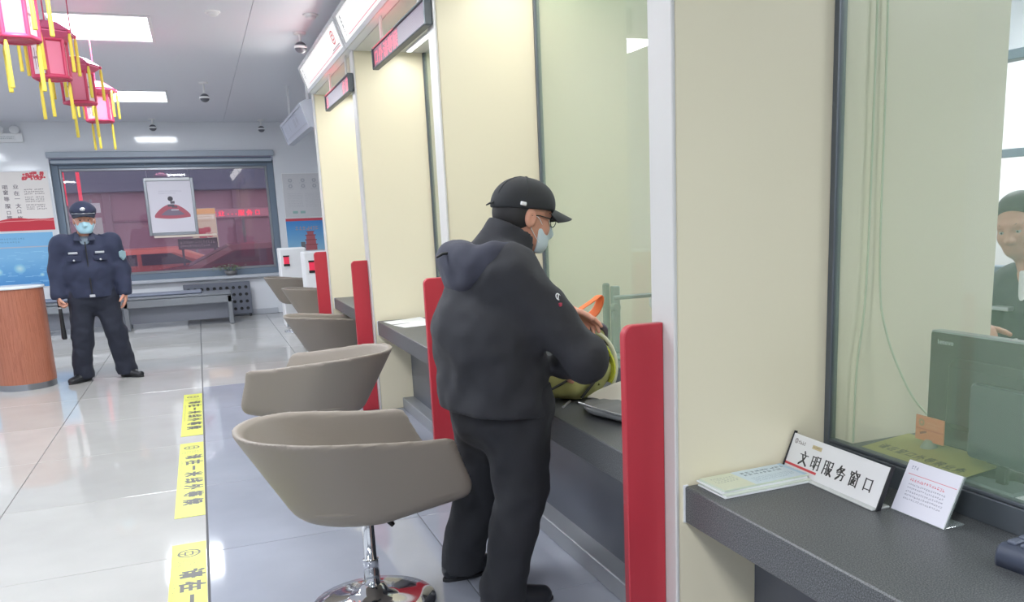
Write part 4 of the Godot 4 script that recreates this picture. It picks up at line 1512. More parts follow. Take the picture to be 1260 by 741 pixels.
	cs.ell(c + Vector3(0, 0.092, -0.008), Vector3(0.104, 0.062, 0.116), hb, 0.01)
	cs.cap(c + Vector3(0, 0.050, -0.012), c + Vector3(0, 0.075, -0.010), 0.092, 0.098, 0.02, Vector3.BACK, 1.12)
	cs.cut(c + hb * Vector3(0, 0.034, 0), hb * Vector3(0, -1, -0.05), 0.005)
	var cp := part("cap", cs.mesh(MB.new(), 0.007), M.uniform, o)
	part("peak", MB.new().sheet(12, 4, func(u: float, v: float) -> Vector3:
		var x := (u - 0.5) * 2.0
		return c + 1.12 * Vector3(x * 0.088 * (1.0 - v * 0.15), 0.046 - x * x * 0.014 - v * 0.020, 0.060 + (sqrt(maxf(0.0, 1.0 - x * x * 0.85)) - 0.38) * 0.062 + v * 0.055 * sqrt(maxf(0.0, 1.0 - x * x * 0.8))), 0.006), M.uniform_legs, cp)
	part("cap_band", MB.new().tube([c + Vector3(-0.098, 0.062, 0.056), c + Vector3(-0.056, 0.060, 0.101), c + Vector3(0, 0.059, 0.117), c + Vector3(0.056, 0.060, 0.101), c + Vector3(0.098, 0.062, 0.056)], 0.004, 6), M.silver, cp)
	part("cap_badge", MB.new().ball(c + Vector3(0, 0.100, 0.122), Vector3(0.024, 0.019, 0.010), 14, 8), M.silver, cp)
	var hs := SDF.new()
	hs.unit = 1.12
	hs.ell(c + Vector3(0, 0.015, -0.018), Vector3(0.082, 0.096, 0.094), hb, 0.01)
	hs.cut(c + Vector3(0, 0, 0.010), Vector3(0, 0, 1))
	hs.cut(c + Vector3(0, -0.045, -0.05), Vector3(0, -1, 0.6))
	part("hair", hs.mesh(MB.new(), 0.007), M.hair, o)
	face_mask(o, c, hb, M.mask, 0.0055, 0.010, 0.070)
	# the baton he holds
	var bt := thing("baton", "black baton held pointing down in the guard's hand", "baton", Vector3(-1.325, 0, -9.50), 0.0)
	var m := MB.new()
	m.T = Transform3D(Basis(Vector3.BACK, -0.01) * Basis(Vector3.RIGHT, 0.04), Vector3(0.0, 0.845, 0))
	m.lathe([Vector2(0, -0.40), Vector2(0.020, -0.40), Vector2(0.026, -0.385), Vector2(0.021, -0.30), Vector2(0.016, -0.12), Vector2(0.016, -0.09), Vector2(0, -0.09)], 14)
	part("shaft", m, M.black, bt)
	var m2 := MB.new()
	m2.T = m.T
	m2.lathe([Vector2(0, -0.09), Vector2(0.019, -0.09), Vector2(0.020, -0.03), Vector2(0.018, 0.05), Vector2(0.010, 0.062), Vector2(0, 0.064)], 14)
	part("grip", m2, M.black_soft, bt)
	var m3 := MB.new()
	m3.T = m.T
	m3.lathe([Vector2(0.017, -0.098), Vector2(0.022, -0.098), Vector2(0.022, -0.084), Vector2(0.017, -0.084)], 14)
	part("ring", m3, M.silver, bt)

func teller() -> void:
	var o := thing("person", "person in dark suit seated behind the glass, cut off by the picture edge", "person", Vector3(3.04, 0, -2.34), -PI / 2)
	var hb := Basis(Vector3.UP, 0.25) * Basis(Vector3.BACK, 0.12) * Basis(Vector3.RIGHT, 0.25)
	var J := {
		"pelvis": Vector3(0, 0.53, -0.05), "chest": Vector3(0, 0.95, 0.0), "neck": Vector3(-0.06, 1.18, 0.02), "head": Vector3(-0.115, 1.372, 0.06), "hb": hb,
		"rs": Vector3(-0.185, 1.135, 0), "re": Vector3(-0.30, 0.90, 0.12), "rw": Vector3(-0.09, 0.985, 0.27),
		"ls": Vector3(0.185, 1.135, 0), "le": Vector3(0.29, 0.90, 0.14), "lw": Vector3(0.17, 0.81, 0.36),
		"rh": Vector3(-0.10, 0.52, 0), "rk": Vector3(-0.13, 0.50, 0.42), "ra": Vector3(-0.13, 0.09, 0.40),
		"lh": Vector3(0.10, 0.52, 0), "lk": Vector3(0.13, 0.50, 0.42), "la": Vector3(0.13, 0.09, 0.40),
		"rtoe": Vector3(0, 0, 1), "ltoe": Vector3(0, 0, 1),
		"rhand": [Vector3(0.75, 0.12, 0.6), Vector3(0.2, -0.9, -0.1), [0.3, 0.4, 0.45, 0.5, 0.4]],
		"lhand": [Vector3(-0.5, -0.1, 0.85), Vector3(0, -1, 0), [0.25, 0.3, 0.3, 0.35, 0.3]],
	}
	part("body", body_mesh(J, 0.0052), M.skin, o)
	eyes(o, J.head, hb)
	var s := SDF.new()
	s.cap(Vector3(0, 0.56, -0.03), Vector3(0, 0.88, 0.0), 0.145, 0.150, 0.03, Vector3.RIGHT, 1.3)
	s.cap(Vector3(0, 0.88, 0.0), Vector3(0, 1.04, 0.0), 0.150, 0.125, 0.05, Vector3.RIGHT, 1.35)
	s.cap(Vector3(-0.165, 1.13, 0.0), Vector3(0.165, 1.13, 0.0), 0.076, 0.076, 0.06)
	s.chain([J.rs, J.re, J.rw], [0.078, 0.062, 0.048], 0.04)
	s.chain([J.ls, J.le, J.lw], [0.078, 0.062, 0.048], 0.04)
	s.cap(Vector3(0, 1.12, 0.13), Vector3(-0.05, 1.28, 0.05), 0.012, 0.070, 0.01, Vector3.ZERO, 1.0, 1)
	s.cut(Vector3(0, 0.50, 0.0), Vector3(0, -1, 0), 0.012)
	s.noise = folds
	s.amp = 0.014
	part("jacket", s.mesh(MB.new(), 0.012), M.suit, o)
	var shirt := SDF.new()
	shirt.cap(Vector3(0, 0.98, 0.05), Vector3(-0.05, 1.215, 0.02), 0.085, 0.066, 0.02)
	shirt.cut(Vector3(0, 1.222, 0), Vector3(0, 1, 0.25))
	part("shirt", shirt.mesh(MB.new(), 0.009), M.white, o)
	part("badge", B(-0.155, 1.045, 0.10, -0.075, 1.062, 0.142, 0.003), M.silver, o, "silver name bar on the chest")
	part("trousers", trousers_shape(J, [0.125, 0.095, 0.075, 0.068, 1.3], 0.62, 0.014), M.trousers, o)
	shoes(o, J, 0.009)
	var hs := SDF.new()
	hs.ell(J.head + hb * Vector3(0, 0.040, -0.014), Vector3(0.086, 0.096, 0.104), hb, 0.01)
	hs.cut(J.head + hb * Vector3(0, 0.062, 0.05), hb * Vector3(0, -0.75, 0.8))
	part("hair", hs.mesh(MB.new(), 0.006), M.hair, o)
	var pb := thing("passbook", "dark red booklet in the seated teller's hand", "booklet", Vector3(2.72, 0.92, -2.30), 0.0)
	var c := MB.new()
	c.T = Transform3D(Basis(Vector3.BACK, 0.5) * Basis(Vector3.UP, 0.3), Vector3.ZERO)
	c.box(Vector3(-0.006, -0.06, -0.07), Vector3(0.006, 0.05, 0.09), 0.002)
	part("cover", c, mat(rgb(150, 60, 76), 0.6), pb)
	var pg := MB.new()
	pg.T = c.T
	pg.box(Vector3(-0.004, -0.057, -0.067), Vector3(0.004, 0.052, 0.087))
	part("pages", pg, M.paper, pb)
	# the chair under him
	var ch := thing("office_chair", "black office chair under the teller behind the glass", "chair", Vector3(3.10, 0, -2.34), -PI / 2)
	part("seat", B(-0.24, 0.33, -0.22, 0.24, 0.40, 0.24, 0.03), M.black_soft, ch)
	part("backrest", B(-0.22, 0.52, -0.28, 0.22, 0.98, -0.22, 0.025), M.black_soft, ch)
	part("back_bar", B(-0.03, 0.36, -0.30, 0.03, 0.60, -0.275, 0.005), M.black, ch)
	part("column", MB.new().lathe([Vector2(0, 0.08), Vector2(0.03, 0.08), Vector2(0.03, 0.34), Vector2(0, 0.34)], 16), M.black, ch)
	for k in 5:
		var an := TAU * k / 5
		part("leg", MB.new().tube([Vector3(0, 0.09, 0), Vector3(cos(an) * 0.28, 0.05, sin(an) * 0.28)], [0.025, 0.018], 8), M.black, ch)
		part("caster", MB.new().ball(Vector3(cos(an) * 0.28, 0.026, sin(an) * 0.28), Vector3.ONE * 0.026, 10, 8), M.black, ch)

# ---------------------------------------------------------------- at the far wall
func framed_sheet(called: String, label: String, cat: String, x0: float, y0: float, x1: float, y1: float, img: Image, rough := 0.35, rim: Material = null) -> Node3D:
	var o := thing(called, label, cat, Vector3((x0 + x1) / 2, (y0 + y1) / 2, BACK + 0.001))
	var w := (x1 - x0) / 2
	var h := (y1 - y0) / 2
	part("backing", B(-w, -h, 0, w, h, 0.012, 0.002), rim if rim else M.white, o)
	part("sheet", face(-w + 0.008, -h + 0.008, w - 0.008, h - 0.008, 0.0135), print_mat(img, rough), o)
	return o

func far_wall_things() -> void:
	var g := RandomNumberGenerator.new()
	g.seed = 9
	# white poster with columns of brush writing, red clouds at the top right, red ribbon at the foot
	var a := canvas(640, 460, rgb(236, 230, 226))
	for k in 26:
		var p := Vector2(g.randf_range(470, 620), g.randf_range(8, 58))
		ring(a, p, g.randf_range(3, 10), g.randf_range(5, 10), rgb(216, 70, 84))
	for cx in [120, 190, 250, 330, 400]:
		for k in 4 + g.randi() % 3:
			var keys := GLYPH.keys()
			ink(a, keys[g.randi() % keys.size()], Vector2(cx, 90 + k * 50 + g.randi() % 14), 36, 4, rgb(132, 122, 126))
	for cx in 6:
		small_print(a, Rect2(470 + (cx % 2) * 70, 130 + (cx / 2) * 60, 60, 50), 3, rgb(140, 128, 128), 20 + cx)
	for x in 640:
		var y := 380 + int(sin(x * 0.012) * 22 - maxf(0, x - 470) * 0.22)
		a.fill_rect(Rect2i(x, y, 1, 460 - y), rgb(205, 48, 66))
		a.fill_rect(Rect2i(x, y + 14 + int(sin(x * 0.02) * 8), 1, 6), rgb(232, 150, 150))
	framed_sheet("poster", "white poster of brush writing with red ribbon foot, left of the street window", "poster", -3.25, 1.50, -1.985, 2.37, a)
	# blue poster
	var b := canvas(512, 384, rgb(120, 182, 226))
	for y in 384:
		b.fill_rect(Rect2i(0, y, 512, 1), rgb(128, 186, 228).lerp(rgb(78, 146, 210), maxf(0, (y - 180) / 204.0)))
	b.fill_rect(Rect2i(0, 96, 512, 8), rgb(180, 186, 206))
	small_print(b, Rect2(60, 30, 300, 44), 2, rgb(104, 156, 196), 8)
	for k in 60:
		var p := Vector2(g.randf_range(20, 500), g.randf_range(130, 370))
		b.fill_rect(Rect2i(int(p.x), int(p.y), g.randi_range(10, 60), 3), rgb(150, 204, 238))
	for q in [[150, 190, 20], [300, 250, 34], [180, 270, 26], [420, 300, 14]]:
		for r in q[2]:
			ring(b, Vector2(q[0], q[1]), r, 2.2, rgb(120, 186, 226).lerp(rgb(206, 232, 236), 1.0 - float(r) / q[2]))
	framed_sheet("poster", "light blue poster with pale glowing dots, behind the round wooden podium", "poster", -3.25, 0.66, -2.03, 1.485, b)
	# pale notice board right of the window
	var nb := canvas(320, 384, rgb(206, 206, 210))
	for q in [[60, 60], [160, 60], [250, 60], [60, 110], [160, 110], [250, 110]]:
		ring(nb, Vector2(q[0], q[1]), 12, 8, rgb(176, 178, 186))
		small_print(nb, Rect2(q[0] - 30, q[1] + 16, 60, 16), 2, rgb(184, 186, 192), q[0] + q[1])
	small_print(nb, Rect2(30, 170, 120, 130), 9, rgb(184, 186, 192), 14)
	small_print(nb, Rect2(170, 170, 120, 130), 9, rgb(184, 186, 192), 15)
	nb.fill_rect(Rect2i(60, 330, 40, 22), rgb(150, 184, 180))
	nb.fill_rect(Rect2i(120, 330, 40, 22), rgb(150, 184, 180))
	framed_sheet("notice_board", "pale grey notice board of small print, right of the street window", "notice board", 1.36, 1.55, 2.02, 2.27, nb)
	# blue poster with a red tower
	var tw := canvas(320, 272, rgb(84, 156, 218))
	for y in 272:
		tw.fill_rect(Rect2i(0, y, 320, 1), rgb(56, 132, 206).lerp(rgb(150, 196, 224), y / 272.0))
	tw.fill_rect(Rect2i(0, 0, 320, 22), rgb(200, 66, 84))
	for q in [[160, 110, 70], [150, 140, 90], [146, 180, 98], [140, 220, 110]]:
		tw.fill_rect(Rect2i(q[0], q[1], q[2] - 20, 272 - q[1]), rgb(176, 96, 104))
		tw.fill_rect(Rect2i(q[0] - 8, q[1], q[2] - 4, 8), rgb(150, 74, 84))
	tw.fill_rect(Rect2i(104, 200, 34, 72), rgb(110, 112, 118))
	small_print(tw, Rect2(70, 60, 180, 40), 1, rgb(180, 150, 150), 31, 0.8)
	framed_sheet("poster", "small blue poster of a reddish tower under a red top strip", "poster", 1.35, 1.0, 2.02, 1.545, tw)
	# framed print hanging in the window
	var hp := canvas(400, 512, rgb(226, 222, 232))
	for x in range(40, 370):
		var t := (x - 40) / 330.0
		var y0 := 340 - int(pow(sin(t * PI), 0.8) * 110)
		hp.fill_rect(Rect2i(x, y0, 1, 362 - y0 + int(sin(t * PI) * 14)), rgb(184, 96, 112))
	for x in range(96, 320):
		var t := (x - 96) / 224.0
		hp.fill_rect(Rect2i(x, 336 - int(sin(t * PI) * 62), 1, int(sin(t * PI) * 70)), rgb(132, 118, 138))
	for r in 24:
		ring(hp, Vector2(200, 176), r, 2, rgb(70, 66, 76))
	for q in [[196, 200, 40, 26], [170, 232, 60, 22], [206, 250, 50, 16]]:
		hp.fill_rect(Rect2i(q[0], q[1], q[2], q[3]), rgb(96, 88, 100))
	hp.fill_rect(Rect2i(196, 284, 70, 8), rgb(230, 228, 236))
	small_print(hp, Rect2(100, 90, 210, 40), 2, rgb(196, 192, 204), 5)
	var o := thing("hanging_print", "white framed print with a dark figure over a red mound, hanging in the window", "framed print", Vector3(-0.35, 1.79, BACK + 0.03), 0.0)
	part("frame", frame_box(-0.36, -0.44, 0.36, 0.44, -0.03, 0.0, 0.045, 0.006), M.steel, o)
	part("sheet", B(-0.32, -0.40, -0.022, 0.32, 0.40, -0.014), M.paper, o)
	part("print", face(-0.315, -0.395, 0.315, 0.395, -0.012), print_mat(hp, 0.4), o)
	part("clip_rail", B(-0.34, 0.405, -0.01, 0.31, 0.445, 0.012, 0.004), M.white, o)
	for sx in [-0.3, 0.3]:
		part("cord", MB.new().tube([Vector3(sx, 0.44, -0.015), Vector3(sx, 0.70, -0.015)], 0.003, 6), M.steel, o)
	part("foot_strip", B(-0.30, -0.475, -0.028, 0.62, -0.442, -0.008, 0.003), mat(rgb(226, 214, 200), 0.5), o)
	# emergency lamp with two heads
	var e := thing("emergency_light", "white twin head emergency lamp high on the left of the far wall", "emergency light", Vector3(-2.42, 2.78, BACK + 0.001))
	part("box", B(-0.19, 0.0, 0, 0.19, 0.13, 0.06, 0.008), M.white, e)
	for sx in [-0.1, 0.1]:
		var hd := MB.new()
		hd.T = Transform3D(Basis(Vector3.RIGHT, 1.2), Vector3(sx, 0.165, 0.04))
		hd.lathe([Vector2(0, -0.03), Vector2(0.04, -0.03), Vector2(0.066, 0.02), Vector2(0.066, 0.035), Vector2(0.055, 0.04), Vector2(0, 0.042)], 20)
		part("lamp_head", hd, M.white, e)
	small_box_text(e)
	# bench under the window, round podium, perforated panel
	var bn := thing("bench", "long grey metal bench under the street window", "bench", Vector3(0, 0, -14.1))
	part("seat", B(-2.6, 0.44, -0.25, 0.37, 0.485, 0.25, 0.015), M.steel, bn)
	part("cushion", B(-2.5, 0.485, -0.22, -0.05, 0.52, 0.2, 0.015), mat(rgb(120, 126, 142), 0.5), bn)
	part("front_rail", B(-2.6, 0.33, 0.21, 0.37, 0.44, 0.25, 0.008), M.steel, bn)
	for x in [-2.5, -1.1, 0.33]:
		part("leg", B(x - 0.035, 0.0, 0.17, x + 0.035, 0.44, 0.25, 0.01), M.steel, bn)
		part("leg", B(x - 0.035, 0.0, -0.25, x + 0.035, 0.44, -0.17, 0.01), M.steel, bn)
	part("apron", B(-2.55, 0.07, -0.06, 0.30, 0.33, -0.03, 0.004), mat(rgb(150, 154, 166), 0.45), bn)
	var pf := thing("perforated_panel", "dark grey steel panel with rows of holes, at the bench's right end", "panel", Vector3(0, 0, -14.86))
	part("plate", B(-0.32, 0.04, 0, 0.69, 0.565, 0.03, 0.006), mat(rgb(112, 116, 128), 0.45, 0.3), pf)
	var hole := MB.new()
	hole.T = Transform3D(Basis(Vector3.RIGHT, PI / 2), Vector3.ZERO)
	hole.lathe([Vector2(0, 0.0), Vector2(0.024, 0.0), Vector2(0.026, 0.002), Vector2(0.026, 0.0), Vector2(0, 0.004)], 12)
	var hs := hole.done()
	for r in 4:
		for c in 10:
			piece("hole", hs, M.black, pf, Vector3(-0.245 + c * 0.096, 0.13 + r * 0.115, 0.0315))
	for x in [-0.28, 0.65]:
		part("foot", B(x - 0.02, 0.0, 0.0, x + 0.02, 0.04, 0.06, 0.003), M.black, pf)
	var pd := thing("podium", "round orange wood podium with pale top at the left picture edge", "podium", Vector3(-1.72, 0, -9.60))
	var wood := mat(Color.WHITE, 0.35)
	var wt := canvas(256, 256, rgb(176, 112, 88))
	for x in 256:
		var t := g.randf()
		wt.fill_rect(Rect2i(x, 0, 1, 256), rgb(168, 104, 82).lerp(rgb(180, 116, 92), t))
	for k in 500:
		wt.fill_rect(Rect2i(g.randi() % 256, g.randi() % 256, 1, g.randi_range(8, 60)), rgb(158, 96, 74))
	wood.albedo_texture = ImageTexture.create_from_image(wt)
	wood.uv1_scale = Vector3(2, 1, 1)
	part("body", MB.new().lathe([Vector2(0, 0.06), Vector2(0.262, 0.06), Vector2(0.262, 0.06), Vector2(0.262, 0.965), Vector2(0.262, 0.965), Vector2(0, 0.965)], 48), wood, pd)
	part("top", MB.new().lathe([Vector2(0, 0.965), Vector2(0.272, 0.965), Vector2(0.276, 0.969), Vector2(0.276, 0.981), Vector2(0.272, 0.985), Vector2(0, 0.985)], 48), mat(rgb(214, 222, 228), 0.15), pd)
	part("kick", MB.new().lathe([Vector2(0, 0.0), Vector2(0.258, 0.0), Vector2(0.258, 0.0), Vector2(0.258, 0.06), Vector2(0.258, 0.06), Vector2(0, 0.06)], 48), M.steel, pd)
	# small plant on the window board
	var pl := thing("potted_plant", "small plant in a low bowl on the window board", "plant", Vector3(0.42, 0.665, BACK + 0.03))
	part("bowl", MB.new().lathe([Vector2(0, 0.0), Vector2(0.05, 0.0), Vector2(0.085, 0.03), Vector2(0.1, 0.075), Vector2(0.092, 0.075), Vector2(0.07, 0.04), Vector2(0, 0.035)], 24), mat(rgb(120, 118, 120), 0.4), pl)
	part("soil", MB.new().lathe([Vector2(0.088, 0.055), Vector2(0.0, 0.066)], 20), mat(rgb(70, 60, 52), 0.9), pl)
	var lf := MB.new()
	for k in 70:
		var an := g.randf() * TAU
		var rr := g.randf_range(0.04, 0.30)
		var c := Vector3(cos(an) * rr, 0.10 + g.randf() * 0.09 - rr * 0.1, sin(an) * minf(rr, 0.07))
		var d := Vector3(cos(an), g.randf_range(-0.3, 0.5), sin(an) * 0.6).normalized()
		var sd := d.cross(Vector3(g.randf() - 0.5, 1, g.randf() - 0.5)).normalized()
		var n := sd.cross(d) * 0.004
		var l := g.randf_range(0.03, 0.055)
		lf.tri(c, c + d * l * 0.5 + sd * l * 0.3 + n, c + d * l)
		lf.tri(c, c + d * l, c + d * l * 0.5 - sd * l * 0.3 + n)
	var lo := part("leaves", lf, mat(rgb(120, 138, 104), 0.6), pl)
	lo.set_meta("kind", "stuff")
	var st := MB.new()
	for k in 10:
		var an := TAU * k / 10
		st.tube([Vector3(cos(an) * 0.02, 0.05, sin(an) * 0.02), Vector3(cos(an) * 0.10, 0.14, sin(an) * 0.04), Vector3(cos(an) * 0.22, 0.13, sin(an) * 0.06)], [0.004, 0.003, 0.002], 5)
	part("stems", st, mat(rgb(96, 104, 76), 0.7), pl)
	# kiosks past the last partition
	for i in 2:
		var k := thing("kiosk", ["white kiosk with red screen nearest the farthest red fin", "white kiosk with red screen below the blue tower poster"][i], "kiosk", [Vector3(1.32, 0, -11.0), Vector3(1.20, 0, -13.0)][i], 0.0, "white kiosks")
		part("cabinet", B(-0.17, 0.0, -0.2, 0.2, 1.12, 0.2, 0.012), M.white, k)
		part("screen", B(-0.12, 0.90, 0.2, -0.045, 1.0, 0.207, 0.003), glow(rgb(220, 50, 80), 0.45), k)
		part("screen_hood", B(-0.125, 1.0, 0.195, -0.04, 1.02, 0.215, 0.003), M.black, k)
		part("screen_tray", B(-0.125, 0.87, 0.195, -0.04, 0.90, 0.215, 0.003), M.black, k)
		part("base", B(-0.16, 0.0, 0.19, 0.19, 0.06, 0.206, 0.002), M.plinth, k)

func small_box_text(e: Node3D) -> void:
	var img := canvas(96, 32, rgb(228, 230, 232))
	small_print(img, Rect2(8, 6, 80, 20), 2, rgb(150, 160, 160), 2)
	part("type_label", face(-0.12, 0.03, 0.1, 0.1, 0.0605), print_mat(img, 0.5), e)

# ---------------------------------------------------------------- on the counters
func tilted(a: Vector3, u: Vector3, lean: Vector3, w: float, h: float, t: float) -> Transform3D:
	return Transform3D(Basis(u, lean, u.cross(lean)), a)

func desk_things() -> void:
	# name plate: an acrylic sheet leaning back on a wedge foot
	var np := canvas(1120, 290, rgb(226, 225, 226))
	emblem(np, Vector2(54, 52), 18, rgb(110, 100, 104))
	small_print(np, Rect2(82, 34, 110, 34), 1, rgb(120, 110, 112), 3, 0.75)
	np.fill_rect(Rect2i(262, 38, 116, 30), rgb(196, 180, 140))
	small_print(np, Rect2(272, 42, 96, 20), 1, rgb(140, 122, 96), 4)
	np.fill_rect(Rect2i(0, 226, 400, 18), rgb(206, 66, 76))
	var x := 148.0
	for ch in ["文", "明", "服", "务", "窗", "口"]:
		ink(np, ch, Vector2(x, 104), 112, 13, rgb(36, 35, 38), 0.55)
		x += 152
	var o := thing("name_plate", "long white name plate with six large black characters on the granite counter", "name plate", Vector3(1.543, TOP, -1.832), -0.03)
	var lean := Vector3(0.36, 0.93, 0).normalized()
	var u := Vector3(0, 0, 1)
	var back := Transform3D(Basis(u, lean, u.cross(lean)), Vector3.ZERO)
	var m := MB.new()
	m.T = back
	m.box(Vector3(-0.200, 0.004, -0.006), Vector3(0.204, 0.117, 0.0), 0.001)
	part("board", m, M.white, o)
	var f := MB.new()
	f.T = back
	f.quad(Vector3(-0.199, 0.0045, 0.0006), Vector3(0.203, 0.0045, 0.0006), Vector3(0.203, 0.1165, 0.0006), Vector3(-0.199, 0.1165, 0.0006))
	part("print", f, print_mat(np, 0.3), o)
	part("foot", B(-0.014, 0.0, -0.198, 0.045, 0.006, 0.202, 0.002), mat(rgb(206, 208, 206), 0.2), o)
	for s in [-0.201, 0.206]:
		var e := MB.new()
		e.prism(PackedVector2Array([Vector2(-0.006, 0.0), Vector2(0.010, 0.0), Vector2(0.052, 0.113), Vector2(0.042, 0.116)]), s - 0.002, s + 0.002, 0.0006)
		part("end_cheek", e, M.black, o)
	# small leaning card in a clear stand
	var cd := canvas(420, 340, rgb(222, 220, 230))
	small_print(cd, Rect2(40, 24, 70, 30), 1, rgb(150, 150, 170), 12, 0.8)
	cd.fill_rect(Rect2i(30, 84, 380, 4), rgb(210, 120, 130))
	small_print(cd, Rect2(60, 104, 320, 30), 1, rgb(206, 120, 132), 15, 0.6)
	small_print(cd, Rect2(60, 140, 300, 120), 5, rgb(150, 148, 162), 16, 0.45)
	var c := thing("card_stand", "small white leaning card with red line in clear acrylic stand", "card stand", Vector3(1.578, TOP, -1.538))
	var cl := Vector3(0.42, 0.91, 0).normalized()
	var cb := Transform3D(Basis(u, cl, u.cross(cl)), Vector3.ZERO)
	var cm := MB.new()
	cm.T = cb
	cm.box(Vector3(-0.085, 0.003, -0.004), Vector3(0.085, 0.138, 0.0), 0.001)
	part("card", cm, M.paper, c)
	var cf := MB.new()
	cf.T = cb
	cf.quad(Vector3(-0.0845, 0.0035, 0.0005), Vector3(0.0845, 0.0035, 0.0005), Vector3(0.0845, 0.1375, 0.0005), Vector3(-0.0845, 0.1375, 0.0005))
	part("print", cf, print_mat(cd, 0.25), c)
	part("stand_foot", B(0.0, 0.0, -0.085, 0.072, 0.003, 0.085, 0.001), pane_mat(Color(0.8, 0.84, 0.84), 0.25), c)
	var cs := MB.new()
	cs.T = cb
	cs.box(Vector3(-0.087, 0.0, -0.0075), Vector3(0.087, 0.14, -0.0045), 0.0005)
	part("stand_back", cs, pane_mat(Color(0.8, 0.84, 0.84), 0.2), c)
	# leaflets fanned in a low pile
	var lv := canvas(300, 160, rgb(206, 220, 228))
	lv.fill_rect(Rect2i(0, 0, 110, 160), rgb(216, 220, 196))
	small_print(lv, Rect2(20, 30, 80, 60), 4, rgb(150, 160, 150), 41)
	small_print(lv, Rect2(130, 20, 150, 50), 2, rgb(96, 120, 132), 42, 0.6)
	small_print(lv, Rect2(130, 90, 150, 50), 4, rgb(140, 164, 176), 43)
	lv.fill_rect(Rect2i(286, 0, 14, 160), rgb(176, 204, 222))
	var lpm := print_mat(lv, 0.4)
	var stack := [["bottom leaflet of the pile beside the name plate", 0.0, 0.0], ["second leaflet from the bottom of the counter pile", 0.006, 0.01], ["third leaflet from the bottom of the counter pile", -0.004, -0.012], ["top leaflet of the pile, pale blue and cream cover", 0.003, 0.02]]
	for i in 4:
		var t := thing("leaflet", stack[i][0], "leaflet", Vector3(1.392 + stack[i][1] * 0.6, TOP + 0.0005 + i * 0.0055, -1.978 + stack[i][1] * 0.5), 0.02 + stack[i][2], "leaflets on the counter")
		part("pages", B(-0.145, 0, -0.046, 0.145, 0.005, 0.09 - i * 0.004, 0.0006), [M.paper, mat(rgb(222, 228, 214), 0.6), M.paper, mat(rgb(214, 224, 206), 0.6)][i], t)
		if i == 3:
			var q := MB.new()
			q.quad(Vector3(-0.144, 0.0055, 0.077), Vector3(0.144, 0.0055, 0.077), Vector3(0.144, 0.0055, -0.045), Vector3(-0.144, 0.0055, -0.045))
			part("cover_print", q, lpm, t)
	# keypad cut off by the picture edge
	var kp := thing("keypad", "dark rounded keypad on the granite counter at the right picture edge", "keypad", Vector3(1.525, TOP + 0.0005, -1.19), 0.1)
	part("case", MB.new().prism(rounded(0.16, 0.05, 0.022, [false, false, true, true]), -0.07, 0.07, 0.008, true), mat(rgb(70, 76, 92), 0.4), kp)
	for r in 4:
		for cc in 3:
			part("key", B(0.02 + cc * 0.04, 0.048, -0.055 + r * 0.03, 0.05 + cc * 0.04, 0.057, -0.033 + r * 0.03, 0.003), mat(rgb(96, 102, 118), 0.5), kp)
	# papers beyond the customer
	for i in 2:
		var t := thing("paper_sheet", ["white paper sheet against the partition on the counter behind the customer", "white paper sheet nearer the red fin on the counter behind the customer"][i], "paper", Vector3(1.40 + i * 0.03, TOP + 0.0005, -6.46 + i * 0.24), 0.1 + i * 0.12, "papers on the counter")
		part("sheet", MB.new().sheet(8, 6, func(p: float, q: float) -> Vector3: return Vector3((p - 0.5) * 0.30, 0.0015 + 0.012 * p * p * q, (0.5 - q) * 0.21), 0.0008), M.paper, t)
	bag()

